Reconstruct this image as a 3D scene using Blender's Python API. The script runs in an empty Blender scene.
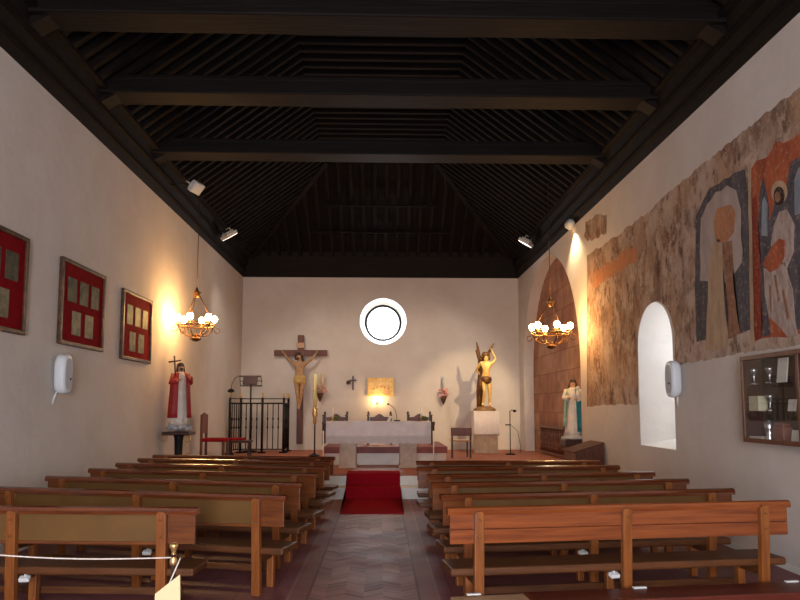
import bpy, bmesh, math, random
from mathutils import Vector, Matrix
random.seed(7)
scn = bpy.context.scene
col = scn.collection
PI = math.pi
# ------------------------------------------------------------------ camera model (800x600)
F = 700.; PX, PY = 400., 343.; EYE = 1.55
TH = math.atan(65/700); PS = math.atan(19/700*math.cos(TH))
def ray(x, y):
    r = (x-PX)/F; u = -(y-PY)/F
    v = (r, math.cos(TH)-u*math.sin(TH), math.sin(TH)+u*math.cos(TH))
    c, s = math.cos(-PS), math.sin(-PS)
    return (v[0]*c-v[1]*s, v[0]*s+v[1]*c, v[2])
def atX(x, y, X):
    d = ray(x, y); t = X/d[0]; return Vector((X, d[1]*t, EYE+d[2]*t))
def atY(x, y, Y):
    d = ray(x, y); t = Y/d[1]; return Vector((d[0]*t, Y, EYE+d[2]*t))
def atZ(x, y, Z):
    d = ray(x, y); t = (Z-EYE)/d[2]; return Vector((d[0]*t, d[1]*t, Z))
cam = bpy.data.cameras.new('camera'); co = bpy.data.objects.new('camera', cam); col.objects.link(co)
co.location = (0, 0, EYE); co.rotation_euler = (PI/2+TH, 0, -PS)
cam.sensor_fit = 'HORIZONTAL'; cam.sensor_width = 36; cam.lens = 31.5; cam.shift_y = (PY-300)/800
cam.clip_start = .05; cam.clip_end = 200
scn.camera = co
scn.view_settings.view_transform = 'Standard'; scn.view_settings.look = 'None'
scn.view_settings.gamma = 1; scn.view_settings.exposure = EXPOSURE = 0.0
scn.view_settings.use_curve_mapping = False

# ------------------------------------------------------------------ materials
def lin(c):
    return tuple(((x/255)/12.92 if x/255 <= .04045 else ((x/255+.055)/1.055)**2.4) for x in c)
MATS = {}
def mat(name, rgb, rough=.6, metal=0, noise=None, scale=4, stretch=(1,1,1), bump=0, bscale=40, spec=.5, detail=4, coat=0, lo=.35, hi=.65):
    """principled; noise = second sRGB colour mixed in by a noise texture in object space"""
    m = bpy.data.materials.new(name); m.use_nodes = True
    nt = m.node_tree; b = nt.nodes['Principled BSDF']
    b.inputs['Base Color'].default_value = (*lin(rgb), 1)
    b.inputs['Roughness'].default_value = rough; b.inputs['Metallic'].default_value = metal
    b.inputs['Specular IOR Level'].default_value = spec
    if coat: b.inputs['Coat Weight'].default_value = coat; b.inputs['Coat Roughness'].default_value = .15
    if noise or bump:
        tc = nt.nodes.new('ShaderNodeTexCoord'); mp = nt.nodes.new('ShaderNodeMapping')
        mp.inputs['Scale'].default_value = stretch
        nt.links.new(tc.outputs['Object'], mp.inputs['Vector'])
    if noise:
        n = nt.nodes.new('ShaderNodeTexNoise'); n.inputs['Scale'].default_value = scale; n.inputs['Detail'].default_value = detail
        n.inputs['Roughness'].default_value = .65
        nt.links.new(mp.outputs['Vector'], n.inputs['Vector'])
        mr = nt.nodes.new('ShaderNodeMapRange'); mr.inputs[1].default_value = lo; mr.inputs[2].default_value = hi
        nt.links.new(n.outputs['Fac'], mr.inputs[0])
        mx = nt.nodes.new('ShaderNodeMix'); mx.data_type = 'RGBA'
        mx.inputs[6].default_value = (*lin(rgb), 1); mx.inputs[7].default_value = (*lin(noise), 1)
        nt.links.new(mr.outputs[0], mx.inputs[0]); nt.links.new(mx.outputs[2], b.inputs['Base Color'])
    if bump:
        n2 = nt.nodes.new('ShaderNodeTexNoise'); n2.inputs['Scale'].default_value = bscale; n2.inputs['Detail'].default_value = 3
        nt.links.new(mp.outputs['Vector'], n2.inputs['Vector'])
        bp = nt.nodes.new('ShaderNodeBump'); bp.inputs['Strength'].default_value = bump; bp.inputs['Distance'].default_value = .02
        nt.links.new(n2.outputs['Fac'], bp.inputs['Height']); nt.links.new(bp.outputs['Normal'], b.inputs['Normal'])
    MATS[name] = m
    return m
def emit(name, rgb, strength):
    m = bpy.data.materials.new(name); m.use_nodes = True; nt = m.node_tree
    b = nt.nodes['Principled BSDF']; b.inputs['Base Color'].default_value = (*lin(rgb), 1)
    b.inputs['Emission Color'].default_value = (*lin(rgb), 1); b.inputs['Emission Strength'].default_value = strength
    return m
def glassy(name, tint=(1,1,1), gloss=.08):
    m = bpy.data.materials.new(name); m.use_nodes = True; nt = m.node_tree; nt.nodes.clear()
    o = nt.nodes.new('ShaderNodeOutputMaterial'); t = nt.nodes.new('ShaderNodeBsdfTransparent'); t.inputs[0].default_value = (*tint, 1)
    g = nt.nodes.new('ShaderNodeBsdfGlossy'); g.inputs['Roughness'].default_value = .02
    x = nt.nodes.new('ShaderNodeMixShader')
    x.inputs[0].default_value = gloss
    nt.links.new(t.outputs[0], x.inputs[1]); nt.links.new(g.outputs[0], x.inputs[2]); nt.links.new(x.outputs[0], o.inputs[0])
    return m
PLASTER = mat('plaster', (214,206,198), .9, noise=(206,196,187), scale=1.2, bump=.25, bscale=9, spec=.2)
WHITE = mat('white_paint', (226,222,214), .85, noise=(214,208,198), scale=3, spec=.2)
ROOFW = mat('roof_wood', (26,18,14), .8, noise=(16,11,9), scale=3, bump=.3, spec=.15)
BEAMW = mat('beam_wood', (27,20,17), .65, noise=(17,13,11), scale=2.5, stretch=(.4,6,6), bump=.3, bscale=5, spec=.15)
PEWW = mat('pew_wood', (126,70,29), .28, noise=(94,48,21), scale=2.2, stretch=(1.2,14,14), spec=.5, coat=.15)
PEWL = mat('pew_leg_wood', (152,90,40), .4, noise=(118,64,28), scale=2.2, stretch=(14,14,1.2), spec=.4)
PEWR = mat('pew_red_wood', (152,80,34), .28, noise=(112,52,22), scale=2.0, stretch=(.8,16,16), spec=.5, coat=.15)
RAILW = mat('top_rail_wood', (120,62,30), .16, noise=(88,42,22), scale=2.2, stretch=(1.2,14,14), spec=.6, coat=.5)
SEATW = mat('seat_wood', (104,62,31), .45, noise=(76,43,22), scale=2.2, stretch=(1.2,14,14), spec=.35)
KNEEW = mat('kneeler_wood', (104,42,26), .4, noise=(84,32,20), scale=2, stretch=(1,12,12))
PALEW = mat('pale_wood', (196,160,122), .6, noise=(178,140,104), scale=4, stretch=(1,12,12))
OCHRE = mat('ochre_board', (114,80,38), .5, noise=(102,72,34), scale=3, spec=.35)
WHITEM = mat('white_metal', (225,228,226), .35)
DARKW = mat('dark_wood', (70,38,24), .4, noise=(48,26,18), scale=3, stretch=(8,8,1))
MIDW = mat('walnut_wood', (110,62,38), .4, noise=(82,44,28), scale=3, stretch=(8,8,1))
CROSSW = mat('cross_wood', (112,60,44), .5, noise=(80,40,32), scale=3, stretch=(6,6,1))
FELT = mat('red_felt', (134,13,22), .95, noise=(116,10,18), scale=6, spec=.1)
VELVET = mat('red_velvet', (150,28,30), .9, noise=(120,18,22), scale=8, spec=.1)
CARPET = mat('red_carpet', (146,18,28), .95, noise=(128,14,24), scale=30, spec=.05, bump=.3, bscale=150)
GILT = mat('gilt_frame', (104,72,48), .5, .3, noise=(66,44,30), scale=12)
PRINT = mat('print_paper', (92,86,66), .6, noise=(64,62,50), scale=9, detail=2, spec=.2)
PRINT2 = mat('pale_print_paper', (134,126,98), .6, noise=(100,96,76), scale=9, detail=2, spec=.2)
IRON = mat('black_iron', (30,27,27), .45, .6)
BRONZE = mat('aged_bronze', (126,88,46), .4, .8, noise=(80,54,30), scale=20)
BRASS = mat('brass', (212,176,116), .3, .85)
GOLD = mat('gold_leaf', (240,204,124), .5, .2, noise=(220,172,88), scale=6)
GOLDD = mat('dull_gold', (134,88,40), .5, .35, noise=(88,54,26), scale=8)
CLOTH = mat('altar_linen', (226,216,212), .85, noise=(216,204,200), scale=5, spec=.1)
LACE = mat('lace_linen', (188,176,172), .9, noise=(210,200,196), scale=60, spec=.1)
STONE = mat('altar_stone', (196,176,156), .8, noise=(174,152,134), scale=6, bump=.2)
TERRA = mat('terracotta', (166,96,66), .6, noise=(138,74,52), scale=5)
TERRAD = mat('dark_terracotta', (138,66,50), .55, noise=(112,46,38), scale=5)
SKIN = mat('flesh_paint', (204,160,124), .5, noise=(190,142,106), scale=9)
CORPUS = mat('corpus_paint', (190,150,108), .5, noise=(160,118,80), scale=10)
HAIR = mat('hair_brown', (58,36,26), .6)
EYE_M = mat('eye_dark', (36,26,24), .3)
ROBEW = mat('robe_white', (226,218,206), .6, noise=(206,194,178), scale=7)
MANTR = mat('mantle_red', (168,38,36), .55, noise=(140,26,28), scale=7)
MANTB = mat('mantle_blue', (62,146,148), .55, noise=(48,120,128), scale=7)
MANTG = mat('mantle_pale_green', (160,196,170), .55, noise=(136,172,150), scale=7)
CLOUD = mat('cloud_paint', (190,190,192), .7, noise=(160,162,168), scale=9)
ROCK = mat('rock_paint', (150,108,58), .7, noise=(104,72,40), scale=9)
PLASTIC = mat('white_plastic', (226,230,234), .4)
GREYP = mat('grey_grille', (176,182,188), .5)
LAMPG = mat('lamp_grey', (196,196,192), .4)
WAX = mat('wax', (240,232,206), .5)
WAXY = mat('yellow_wax', (222,208,140), .5)
LEAF = mat('leaf_green', (86,104,50), .6, noise=(60,78,36), scale=20)
PETAL = mat('petal_pink', (212,140,130), .6, noise=(226,170,160), scale=20)
PETALW = mat('petal_cream', (230,214,190), .6, noise=(216,190,160), scale=20)
PAPER = mat('cream_paper', (200,186,144), .8, spec=.1)
ROPE = mat('white_rope', (214,206,196), .7, noise=(180,168,156), scale=80)
BOOKR = mat('book_leather', (66,24,22), .5)
CARD = mat('white_card', (222,218,206), .7)
CARDB = mat('cream_box', (214,204,170), .7)
CASEB = mat('case_lining', (62,40,28), .8, noise=(46,30,22), scale=5)
SILVER = mat('silver', (196,196,196), .25, .9)
LEATHER = mat('brown_leather', (118,64,44), .5)
ICONM = mat('icon_gold', (238,212,150), .5, .2, noise=(206,160,96), scale=14, detail=5)
ICOND = mat('icon_figure', (196,146,100), .6, noise=(222,184,130), scale=30)
GLASS = glassy('clear_glass', (.97,.98,.98), .07)
WARM = (255,196,120)
BULB = emit('bulb_glow', (255,196,122), 155)
FLOODLENS = emit('flood_lens_glow', (255,240,225), 3.5)
SPOTLENS = emit('spot_lens_glow', (255,214,150), 6)
PLAMP = emit('picture_lamp_glow', (255,208,140), 300)

def wall_stone():
    m = bpy.data.materials.new('pink_ashlar'); m.use_nodes = True; nt = m.node_tree; b = nt.nodes['Principled BSDF']
    tc = nt.nodes.new('ShaderNodeTexCoord'); sp = nt.nodes.new('ShaderNodeSeparateXYZ'); cb = nt.nodes.new('ShaderNodeCombineXYZ')
    nt.links.new(tc.outputs['Object'], sp.inputs[0]); nt.links.new(sp.outputs['Y'], cb.inputs['X']); nt.links.new(sp.outputs['Z'], cb.inputs['Y'])
    br = nt.nodes.new('ShaderNodeTexBrick'); nt.links.new(cb.outputs[0], br.inputs['Vector'])
    br.inputs['Color1'].default_value = (*lin((178,138,114)), 1); br.inputs['Color2'].default_value = (*lin((156,108,88)), 1); br.inputs['Mortar'].default_value = (*lin((140,100,82)), 1)
    br.inputs['Scale'].default_value = 1; br.inputs['Brick Width'].default_value = 1.0; br.inputs['Row Height'].default_value = .48; br.inputs['Mortar Size'].default_value = .012
    n = nt.nodes.new('ShaderNodeTexNoise'); n.inputs['Scale'].default_value = 3; n.inputs['Detail'].default_value = 6
    nt.links.new(tc.outputs['Object'], n.inputs['Vector'])
    mx = nt.nodes.new('ShaderNodeMix'); mx.data_type = 'RGBA'; mx.blend_type = 'OVERLAY'; mx.inputs[0].default_value = .6
    nt.links.new(br.outputs['Color'], mx.inputs[6]); nt.links.new(n.outputs['Fac'], mx.inputs[7]); nt.links.new(mx.outputs[2], b.inputs['Base Color'])
    b.inputs['Roughness'].default_value = .9; b.inputs['Specular IOR Level'].default_value = .2
    return m
ASHLAR = wall_stone()

def floor_mat():
    """terracotta slabs at the sides; a herringbone aisle with plain border strips"""
    m = bpy.data.materials.new('nave_tiles'); m.use_nodes = True; nt = m.node_tree; b = nt.nodes['Principled BSDF']
    N = nt.nodes.new; L = nt.links.new
    def M(op, a, c=None, d=None):
        n = N('ShaderNodeMath'); n.operation = op
        for i, v in enumerate((a, c, d)):
            if v is None: continue
            if isinstance(v, (int, float)): n.inputs[i].default_value = v
            else: L(v, n.inputs[i])
        return n.outputs[0]
    def mix(f, a, c):
        n = N('ShaderNodeMix'); n.data_type = 'RGBA'
        if isinstance(f, (int, float)): n.inputs[0].default_value = f
        else: L(f, n.inputs[0])
        for i, v in ((6, a), (7, c)):
            if isinstance(v, tuple): n.inputs[i].default_value = (*lin(v), 1)
            else: L(v, n.inputs[i])
        return n.outputs[2]
    tc = N('ShaderNodeTexCoord'); sp = N('ShaderNodeSeparateXYZ'); L(tc.outputs['Object'], sp.inputs[0])
    x, y = sp.outputs['X'], sp.outputs['Y']
    xc = M('ADD', x, .14)
    # chevron: zigzag period .32 m, course .075 m
    tri = M('ABSOLUTE', M('SUBTRACT', M('FRACT', M('DIVIDE', xc, .32)), .5))
    v = M('ADD', M('DIVIDE', y, .1), M('MULTIPLY', tri, 2.4))
    fr = M('FRACT', v); idx = M('FLOOR', v)
    joint = M('GREATER_THAN', fr, .9)
    colx = M('FLOOR', M('DIVIDE', xc, .16))
    cb = N('ShaderNodeCombineXYZ'); L(idx, cb.inputs[0]); L(colx, cb.inputs[1])
    wn = N('ShaderNodeTexWhiteNoise'); L(cb.outputs[0], wn.inputs[0])
    her = mix(wn.outputs['Value'], (178,124,110), (116,68,62))
    her = mix(joint, her, (176,134,118))
    # border slabs
    bj = M('GREATER_THAN', M('FRACT', M('DIVIDE', y, .3)), .965)
    bor = mix(bj, (142,92,82), (108,66,58))
    side_c = N('ShaderNodeTexBrick'); cb2 = N('ShaderNodeCombineXYZ'); L(x, cb2.inputs[0]); L(y, cb2.inputs[1]); L(cb2.outputs[0], side_c.inputs['Vector'])
    side_c.offset = 0
    side_c.inputs['Color1'].default_value = (*lin((134,82,88)), 1); side_c.inputs['Color2'].default_value = (*lin((116,70,76)), 1); side_c.inputs['Mortar'].default_value = (*lin((92,56,56)), 1)
    side_c.inputs['Scale'].default_value = 1; side_c.inputs['Brick Width'].default_value = .3; side_c.inputs['Row Height'].default_value = .3; side_c.inputs['Mortar Size'].default_value = .006
    ax = M('ABSOLUTE', xc)
    inner = M('LESS_THAN', ax, .46); outer = M('LESS_THAN', ax, .62)
    line = M('LESS_THAN', M('ABSOLUTE', M('SUBTRACT', ax, .46)), .012)
    line2 = M('LESS_THAN', M('ABSOLUTE', M('SUBTRACT', ax, .62)), .012)
    c = mix(outer, side_c.outputs['Color'], bor); c = mix(inner, c, her)
    c = mix(line, c, (104,66,60)); c = mix(line2, c, (150,112,102))
    n = N('ShaderNodeTexNoise'); n.inputs['Scale'].default_value = 2.2; n.inputs['Detail'].default_value = 6; L(tc.outputs['Object'], n.inputs['Vector'])
    wear = M('MULTIPLY', n.outputs['Fac'], .45)
    c = mix(wear, c, (128,82,76))
    L(c, b.inputs['Base Color'])
    L(M('ADD', M('MULTIPLY', n.outputs['Fac'], .3), .36), b.inputs['Roughness'])
    b.inputs['Specular IOR Level'].default_value = .22
    return m
NAVET = floor_mat()

def worn(name, rgb, noise, amount=.5, scale=9, stretch=(1,1,.35), extra=None):
    """faded fresco: two pigments plus worn plaster showing through"""
    m = bpy.data.materials.new(name); m.use_nodes = True; nt = m.node_tree; b = nt.nodes['Principled BSDF']
    N = nt.nodes.new; L = nt.links.new
    tc = N('ShaderNodeTexCoord'); mp = N('ShaderNodeMapping'); mp.inputs['Scale'].default_value = stretch; L(tc.outputs['Object'], mp.inputs[0])
    cr = N('ShaderNodeValToRGB')
    n = N('ShaderNodeTexNoise'); n.inputs['Scale'].default_value = scale; n.inputs['Detail'].default_value = 8; n.inputs['Roughness'].default_value = .7; L(mp.outputs[0], n.inputs[0])
    L(n.outputs['Fac'], cr.inputs[0])
    e = cr.color_ramp.elements; e[0].position = .34; e[0].color = (*lin(noise), 1); e[1].position = .62; e[1].color = (*lin(rgb), 1)
    if extra:
        for p, cc in extra: k = cr.color_ramp.elements.new(p); k.color = (*lin(cc), 1)
    n2 = N('ShaderNodeTexNoise'); n2.inputs['Scale'].default_value = scale*2.6; n2.inputs['Detail'].default_value = 10; n2.inputs['Roughness'].default_value = .75; L(tc.outputs['Object'], n2.inputs[0])
    mr = N('ShaderNodeMapRange'); mr.inputs[1].default_value = .52; mr.inputs[2].default_value = .68; mr.inputs[4].default_value = amount; L(n2.outputs['Fac'], mr.inputs[0])
    mx = N('ShaderNodeMix'); mx.data_type = 'RGBA'; mx.inputs[7].default_value = (*lin((186,160,138)), 1)
    L(mr.outputs[0], mx.inputs[0]); L(cr.outputs[0], mx.inputs[6]); L(mx.outputs[2], b.inputs['Base Color'])
    b.inputs['Roughness'].default_value = .95; b.inputs['Specular IOR Level'].default_value = .1
    return m

# ------------------------------------------------------------------ mesh helpers
def frame_from(d):
    d = Vector(d).normalized(); a = Vector((0,0,1)) if abs(d.z) < .9 else Vector((1,0,0))
    u = d.cross(a).normalized(); return u, d.cross(u).normalized()
class MB:
    def __init__(s): s.bm = bmesh.new(); s.mi = 0
    def _tag(s, faces, smooth):
        for f in faces: f.material_index = s.mi; f.smooth = smooth
    def box(s, lo, hi, bev=0):
        lo, hi = Vector(lo), Vector(hi); c = (lo+hi)/2; d = hi-lo
        r = bmesh.ops.create_cube(s.bm, size=1, matrix=Matrix.Translation(c) @ Matrix.Diagonal((*d, 1)))
        fs = set(f for v in r['verts'] for f in v.link_faces)
        if bev:
            es = set(e for v in r['verts'] for e in v.link_edges)
            q = bmesh.ops.bevel(s.bm, geom=list(es), offset=bev, segments=2, affect='EDGES', profile=.5)
            fs = set(f for f in s.bm.faces if f.is_valid and (f in fs or f in q['faces']))
            fs |= set(f for v in q['verts'] for f in v.link_faces)
        s._tag([f for f in fs if f.is_valid], False); return s
    def obox(s, c, size, rot=(0,0,0), bev=0):
        """oriented box"""
        from mathutils import Euler
        M = Matrix.Translation(Vector(c)) @ Euler(rot).to_matrix().to_4x4()
        t = MB(); t.mi = s.mi; h = Vector(size)/2; t.box(-h, h, bev); s.join(t, M); return s
    def join(s, t, M=Matrix()):
        vm = {v: s.bm.verts.new(M @ v.co) for v in t.bm.verts}
        for f in t.bm.faces:
            try: g = s.bm.faces.new([vm[v] for v in f.verts]); g.material_index = f.material_index; g.smooth = f.smooth
            except ValueError: pass
        t.bm.free()
    def tube(s, pts, r, n=8, closed=False, cap=True):
        pts = [Vector(p) for p in pts]; rs = r if isinstance(r, (list, tuple)) else [r]*len(pts)
        rings = []; k = len(pts); u = None
        for i, p in enumerate(pts):
            if closed: d = pts[(i+1) % k]-pts[i-1]
            else: d = pts[min(i+1, k-1)]-pts[max(i-1, 0)]
            d.normalize()
            if u is None: u, w = frame_from(d)
            else:
                u = (u-d*u.dot(d)); u = u.normalized() if u.length > 1e-6 else frame_from(d)[0]
                w = d.cross(u).normalized()
            rings.append([s.bm.verts.new(p+(u*math.cos(2*PI*j/n)+w*math.sin(2*PI*j/n))*rs[i]) for j in range(n)])
        fs = []
        for i in range(k if closed else k-1):
            a, b = rings[i], rings[(i+1) % k]
            for j in range(n): fs.append(s.bm.faces.new((a[j], a[(j+1) % n], b[(j+1) % n], b[j])))
        if cap and not closed:
            fs.append(s.bm.faces.new(rings[0][::-1])); fs.append(s.bm.faces.new(rings[-1]))
        s._tag(fs, True); return s
    def lathe(s, prof, c=(0,0,0), n=20, fold=None, sx=1, sy=1):
        """prof: list of (r, z); fold(angle, t) -> radius factor"""
        c = Vector(c); rings = []
        for i, (r, z) in enumerate(prof):
            t = i/(len(prof)-1); ring = []
            for j in range(n):
                a = 2*PI*j/n; rr = r*(fold(a, t) if fold else 1)
                ring.append(s.bm.verts.new(c+Vector((rr*math.cos(a)*sx, rr*math.sin(a)*sy, z))))
            rings.append(ring)
        fs = []
        for a, b in zip(rings, rings[1:]):
            for j in range(n): fs.append(s.bm.faces.new((a[j], a[(j+1) % n], b[(j+1) % n], b[j])))
        fs.append(s.bm.faces.new(rings[0][::-1])); fs.append(s.bm.faces.new(rings[-1]))
        s._tag(fs, True); return s
    def ball(s, c, r, sub=2, scale=(1,1,1)):
        q = bmesh.ops.create_icosphere(s.bm, subdivisions=sub, radius=r, matrix=Matrix.Translation(Vector(c)) @ Matrix.Diagonal((*scale, 1)))
        s._tag(set(f for v in q['verts'] for f in v.link_faces), True); return s
    def prism(s, pts, ext):
        """closed polygon pts (3-D, planar) extruded by vector ext"""
        pts = [Vector(p) for p in pts]; ext = Vector(ext)
        a = [s.bm.verts.new(p) for p in pts]; b = [s.bm.verts.new(p+ext) for p in pts]
        fs = [s.bm.faces.new(a[::-1]), s.bm.faces.new(b)]; k = len(pts)
        for i in range(k): fs.append(s.bm.faces.new((a[i], a[(i+1) % k], b[(i+1) % k], b[i])))
        s._tag(fs, False); return s
    def quad(s, *p):
        f = s.bm.faces.new([s.bm.verts.new(Vector(q)) for q in p]); s._tag([f], False); return s
    def build(s, name, mats, parent=None, loc=None):
        bmesh.ops.triangulate(s.bm, faces=[f for f in s.bm.faces if len(f.verts) > 4])
        bmesh.ops.recalc_face_normals(s.bm, faces=s.bm.faces)
        me = bpy.data.meshes.new(name); s.bm.to_mesh(me); s.bm.free()
        for m in (mats if isinstance(mats, (list, tuple)) else [mats]): me.materials.append(m)
        o = bpy.data.objects.new(name, me); col.objects.link(o)
        if parent: o.parent = parent
        if loc is not None: o.location = loc
        return o
def thing(name, label, cat, loc=(0,0,0), rz=0, group=None):
    o = bpy.data.objects.new(name, None); col.objects.link(o); o.location = loc; o.rotation_euler = (0,0,rz)
    o.empty_display_size = .2
    return tag(o, label, cat, group)
def tag(o, label, cat, group=None):
    o['label'] = label; o['category'] = cat
    if group: o['group'] = group
    return o
def struct(o): o['kind'] = 'structure'; return o
def dup(root, loc, rz, label, group=None):
    r = root.copy(); col.objects.link(r); r.location = loc; r.rotation_euler = (0,0,rz); r['label'] = label
    if group: r['group'] = group
    for ch in list(root.children):
        c = ch.copy(); col.objects.link(c); c.parent = r
        for g in list(ch.children):
            d = g.copy(); col.objects.link(d); d.parent = c
    return r

# ------------------------------------------------------------------ room shell
W = 3.92; BACK = 19.72; TOP = 5.25; REAR = -3.0; PLAT = .39
T = .9
# left wall
struct(MB().box((-W-.4, REAR, 0), (-W, BACK+.4, TOP)).build('wall_left', PLASTER))
# rear wall with the entrance doorway the daylight comes through
m = MB()
m.box((-W-.4, REAR-.4, 0), (-1.6, REAR, TOP)); m.box((1.6, REAR-.4, 0), (W+.4, REAR, TOP)); m.box((-1.6, REAR-.4, 3.4), (1.6, REAR, TOP))
struct(m.build('wall_rear', PLASTER))
# end wall with splayed round window
WC = atY(383.2, 321.3, BACK); WC = Vector((WC.x, BACK, WC.z))
RO, RI, DEP = .66, .52, .42
m = MB(); n = 48
ring = [Vector((WC.x+RO*math.cos(2*PI*i/n), BACK, WC.z+RO*math.sin(2*PI*i/n))) for i in range(n)]
def sq(i):
    a = 2*PI*i/n; c, s_ = math.cos(a), math.sin(a); k = 1/max(abs(c), abs(s_))
    return Vector((WC.x+1.0*c*k, BACK, WC.z+1.0*s_*k))
for i in range(n): m.quad(ring[i], ring[(i+1) % n], sq((i+1) % n), sq(i))
x0, x1, z0, z1 = WC.x-1, WC.x+1, WC.z-1, WC.z+1
for a, b in (((-W-.4, 0), (x0, TOP)), ((x1, 0), (W+.4, TOP)), ((x0, 0), (x1, z0)), ((x0, z1), (x1, TOP))):
    m.quad((a[0], BACK, a[1]), (b[0], BACK, a[1]), (b[0], BACK, b[1]), (a[0], BACK, b[1]))
bmesh.ops.remove_doubles(m.bm, verts=m.bm.verts, dist=1e-5)
back_wall = struct(m.build('wall_back', PLASTER))
m = MB(); m2 = [Vector((WC.x+RI*math.cos(2*PI*i/n), BACK+DEP, WC.z+RI*math.sin(2*PI*i/n))) for i in range(n)]
for i in range(n): m.quad(ring[i], ring[(i+1) % n], m2[(i+1) % n], m2[i])
struct(m.build('trim_1', WHITE))
m = MB().tube([Vector((WC.x+(RI-.02)*math.cos(2*PI*i/n), BACK+DEP, WC.z+(RI-.02)*math.sin(2*PI*i/n))) for i in range(n)], .035, 8, closed=True)
win = struct(m.build('window_1', IRON))
m = MB().tube([(WC.x, BACK+DEP-.004, WC.z), (WC.x, BACK+DEP+.004, WC.z)], RI-.02, 48); m.build('pane', GLASS, win)

# right wall: blind arch with ashlar recess, splayed window niche
AY0, AY1 = 13.65, 19.1; AC = (AY0+AY1)/2; AR = (AY1-AY0)/2; AZ = 5.12-AR
NY0, NY1 = atX(674.5, 400, W).y, atX(639.5, 400, W).y
NZT = atX(657, 301, W).z; NZB = atX(639.5, 444.7, W).z
NR = (NY1-NY0)/2; NC = (NY0+NY1)/2; NSP = NZT-.62
na = 28
arch = [(AC+AR*math.cos(PI*i/na), AZ+AR*math.sin(PI*i/na)) for i in range(na+1)]       # far -> near
nich = [(NC+NR*math.cos(PI*i/na), NSP+(NZT-NSP)*math.sin(PI*i/na)) for i in range(na+1)]
m = MB()
def wq(a, b, c, d): m.quad(*[(W, *p) for p in (a, b, c, d)])
wq((REAR, 0), (NY0, 0), (NY0, TOP), (REAR, TOP))
wq((NY1, 0), (AY0, 0), (AY0, TOP), (NY1, TOP))
wq((AY1, 0), (BACK+.4, 0), (BACK+.4, TOP), (AY1, TOP))
wq((NY0, 0), (NY1, 0), (NY1, NZB), (NY0, NZB))
wq((AY0, 0), (AY1, 0), (AY1, PLAT), (AY0, PLAT))
for a, b in list(zip(nich, nich[1:]))+list(zip(arch, arch[1:])):
    wq(a, b, (b[0], TOP), (a[0], TOP))
# arch reveal
AD = .26
prof = [(AY1, PLAT)]+arch+[(AY0, PLAT)]
for a, b in zip(prof, prof[1:]): m.quad((W, *a), (W, *b), (W+AD, *b), (W+AD, *a))
# niche reveal splayed towards a small window
ND = .85; k = .5
def inn(p): return (W+ND, NC+(p[0]-NC)*k-.06, (NSP+(p[1]-NSP)*.75) if p[1] >= NSP else p[1])
zs = NZB+.2
prof = [(NY1, NZB)]+nich+[(NY0, NZB)]
inner = [(W+ND, NC+NR*k-.06, zs)]+[inn(p) for p in nich]+[(W+ND, NC-NR*k-.06, zs)]
for i in range(len(prof)-1): m.quad((W, *prof[i]), (W, *prof[i+1]), inner[i+1], inner[i])
m.quad((W, NY1, NZB), (W, NY0, NZB), inner[-1], inner[0])
bmesh.ops.remove_doubles(m.bm, verts=m.bm.verts, dist=1e-5)
struct(m.build('wall_right', PLASTER))
struct(MB().box((W+AD, AY0-.3, 0), (W+AD+.3, AY1+.3, TOP)).build('wall_recess', ASHLAR))
m = MB(); e0, e1 = inner[0], inner[-1]
m.tube([Vector(p) for p in inner], .03, 6, closed=True); m.tube([(W+ND, NC-.06, zs), (W+ND, NC-.06, NZT-.1)], .015, 6)
for z in (1.5, 1.95, 2.4): m.tube([(W+ND, e0[1], z), (W+ND, e1[1], z)], .012, 6)
win = struct(m.build('window_2', IRON))
m = MB(); m.prism([Vector(p) for p in inner], (.006, 0, 0)); m.build('pane', GLASS, win)

# floor
struct(MB().box((-W-.4, REAR-.4, -.2), (W+.4, 12.6, 0)).build('floor', NAVET))
m = MB(); m.mi = 0
m.box((-W, 12.15, 0), (W, 12.55, .195)); m.box((-W, 12.52, 0), (W, 12.62, PLAT-.03))
m.mi = 1; m.box((-W, 12.5, PLAT-.03), (W+AD, BACK, PLAT)); m.mi = 0
m.box((-W, 12.62, 0), (W+AD, BACK, PLAT-.03))
struct(m.build('floor_presbytery', [WHITE, TERRA]))
# predella behind the altar
pa = atY(325, 463, 14.55); pb = atY(446, 463, 14.55); PZ = atY(380, 446.8, 14.55).z
m = MB(); m.box((pa.x, 14.55, PLAT), (pb.x, 16.75, PZ-.13)); m.mi = 1; m.box((pa.x-.03, 14.52, PZ-.13), (pb.x+.03, 16.78, PZ))
struct(m.build('floor_predella', [WHITE, TERRAD]))
# baseboard white strip along the right wall
struct(MB().box((W-.02, REAR, 0), (W, 12.15, .06)).build('baseboard_right', WHITE))

# ------------------------------------------------------------------ timber ceiling
RZ0, RZ1 = 5.82, 7.55; RX = 1.35; HIPY = 16.6
m = MB()
for s_ in (-1, 1):
    m.prism([(s_*W, REAR, TOP), (s_*(W+.4), REAR, TOP), (s_*(W+.4), REAR, RZ0+.2), (s_*(W-.28), REAR, RZ0+.2)], (0, BACK+.4-REAR, 0))
    for dz, dx in ((.12, .1), (.32, .17), (.52, .28)):     # carved mouldings along the frieze
        m.box((s_*W-(dx if s_ > 0 else 0), REAR, TOP+dz), (s_*W+(dx if s_ < 0 else 0), BACK, TOP+dz+.06))
m.prism([(-W, BACK, TOP), (-W, BACK+.4, TOP), (-W, BACK+.4, RZ0+.2), (-W, BACK-.28, RZ0+.2)], (2*W, 0, 0))
struct(m.build('trim_2', BEAMW))
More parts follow.
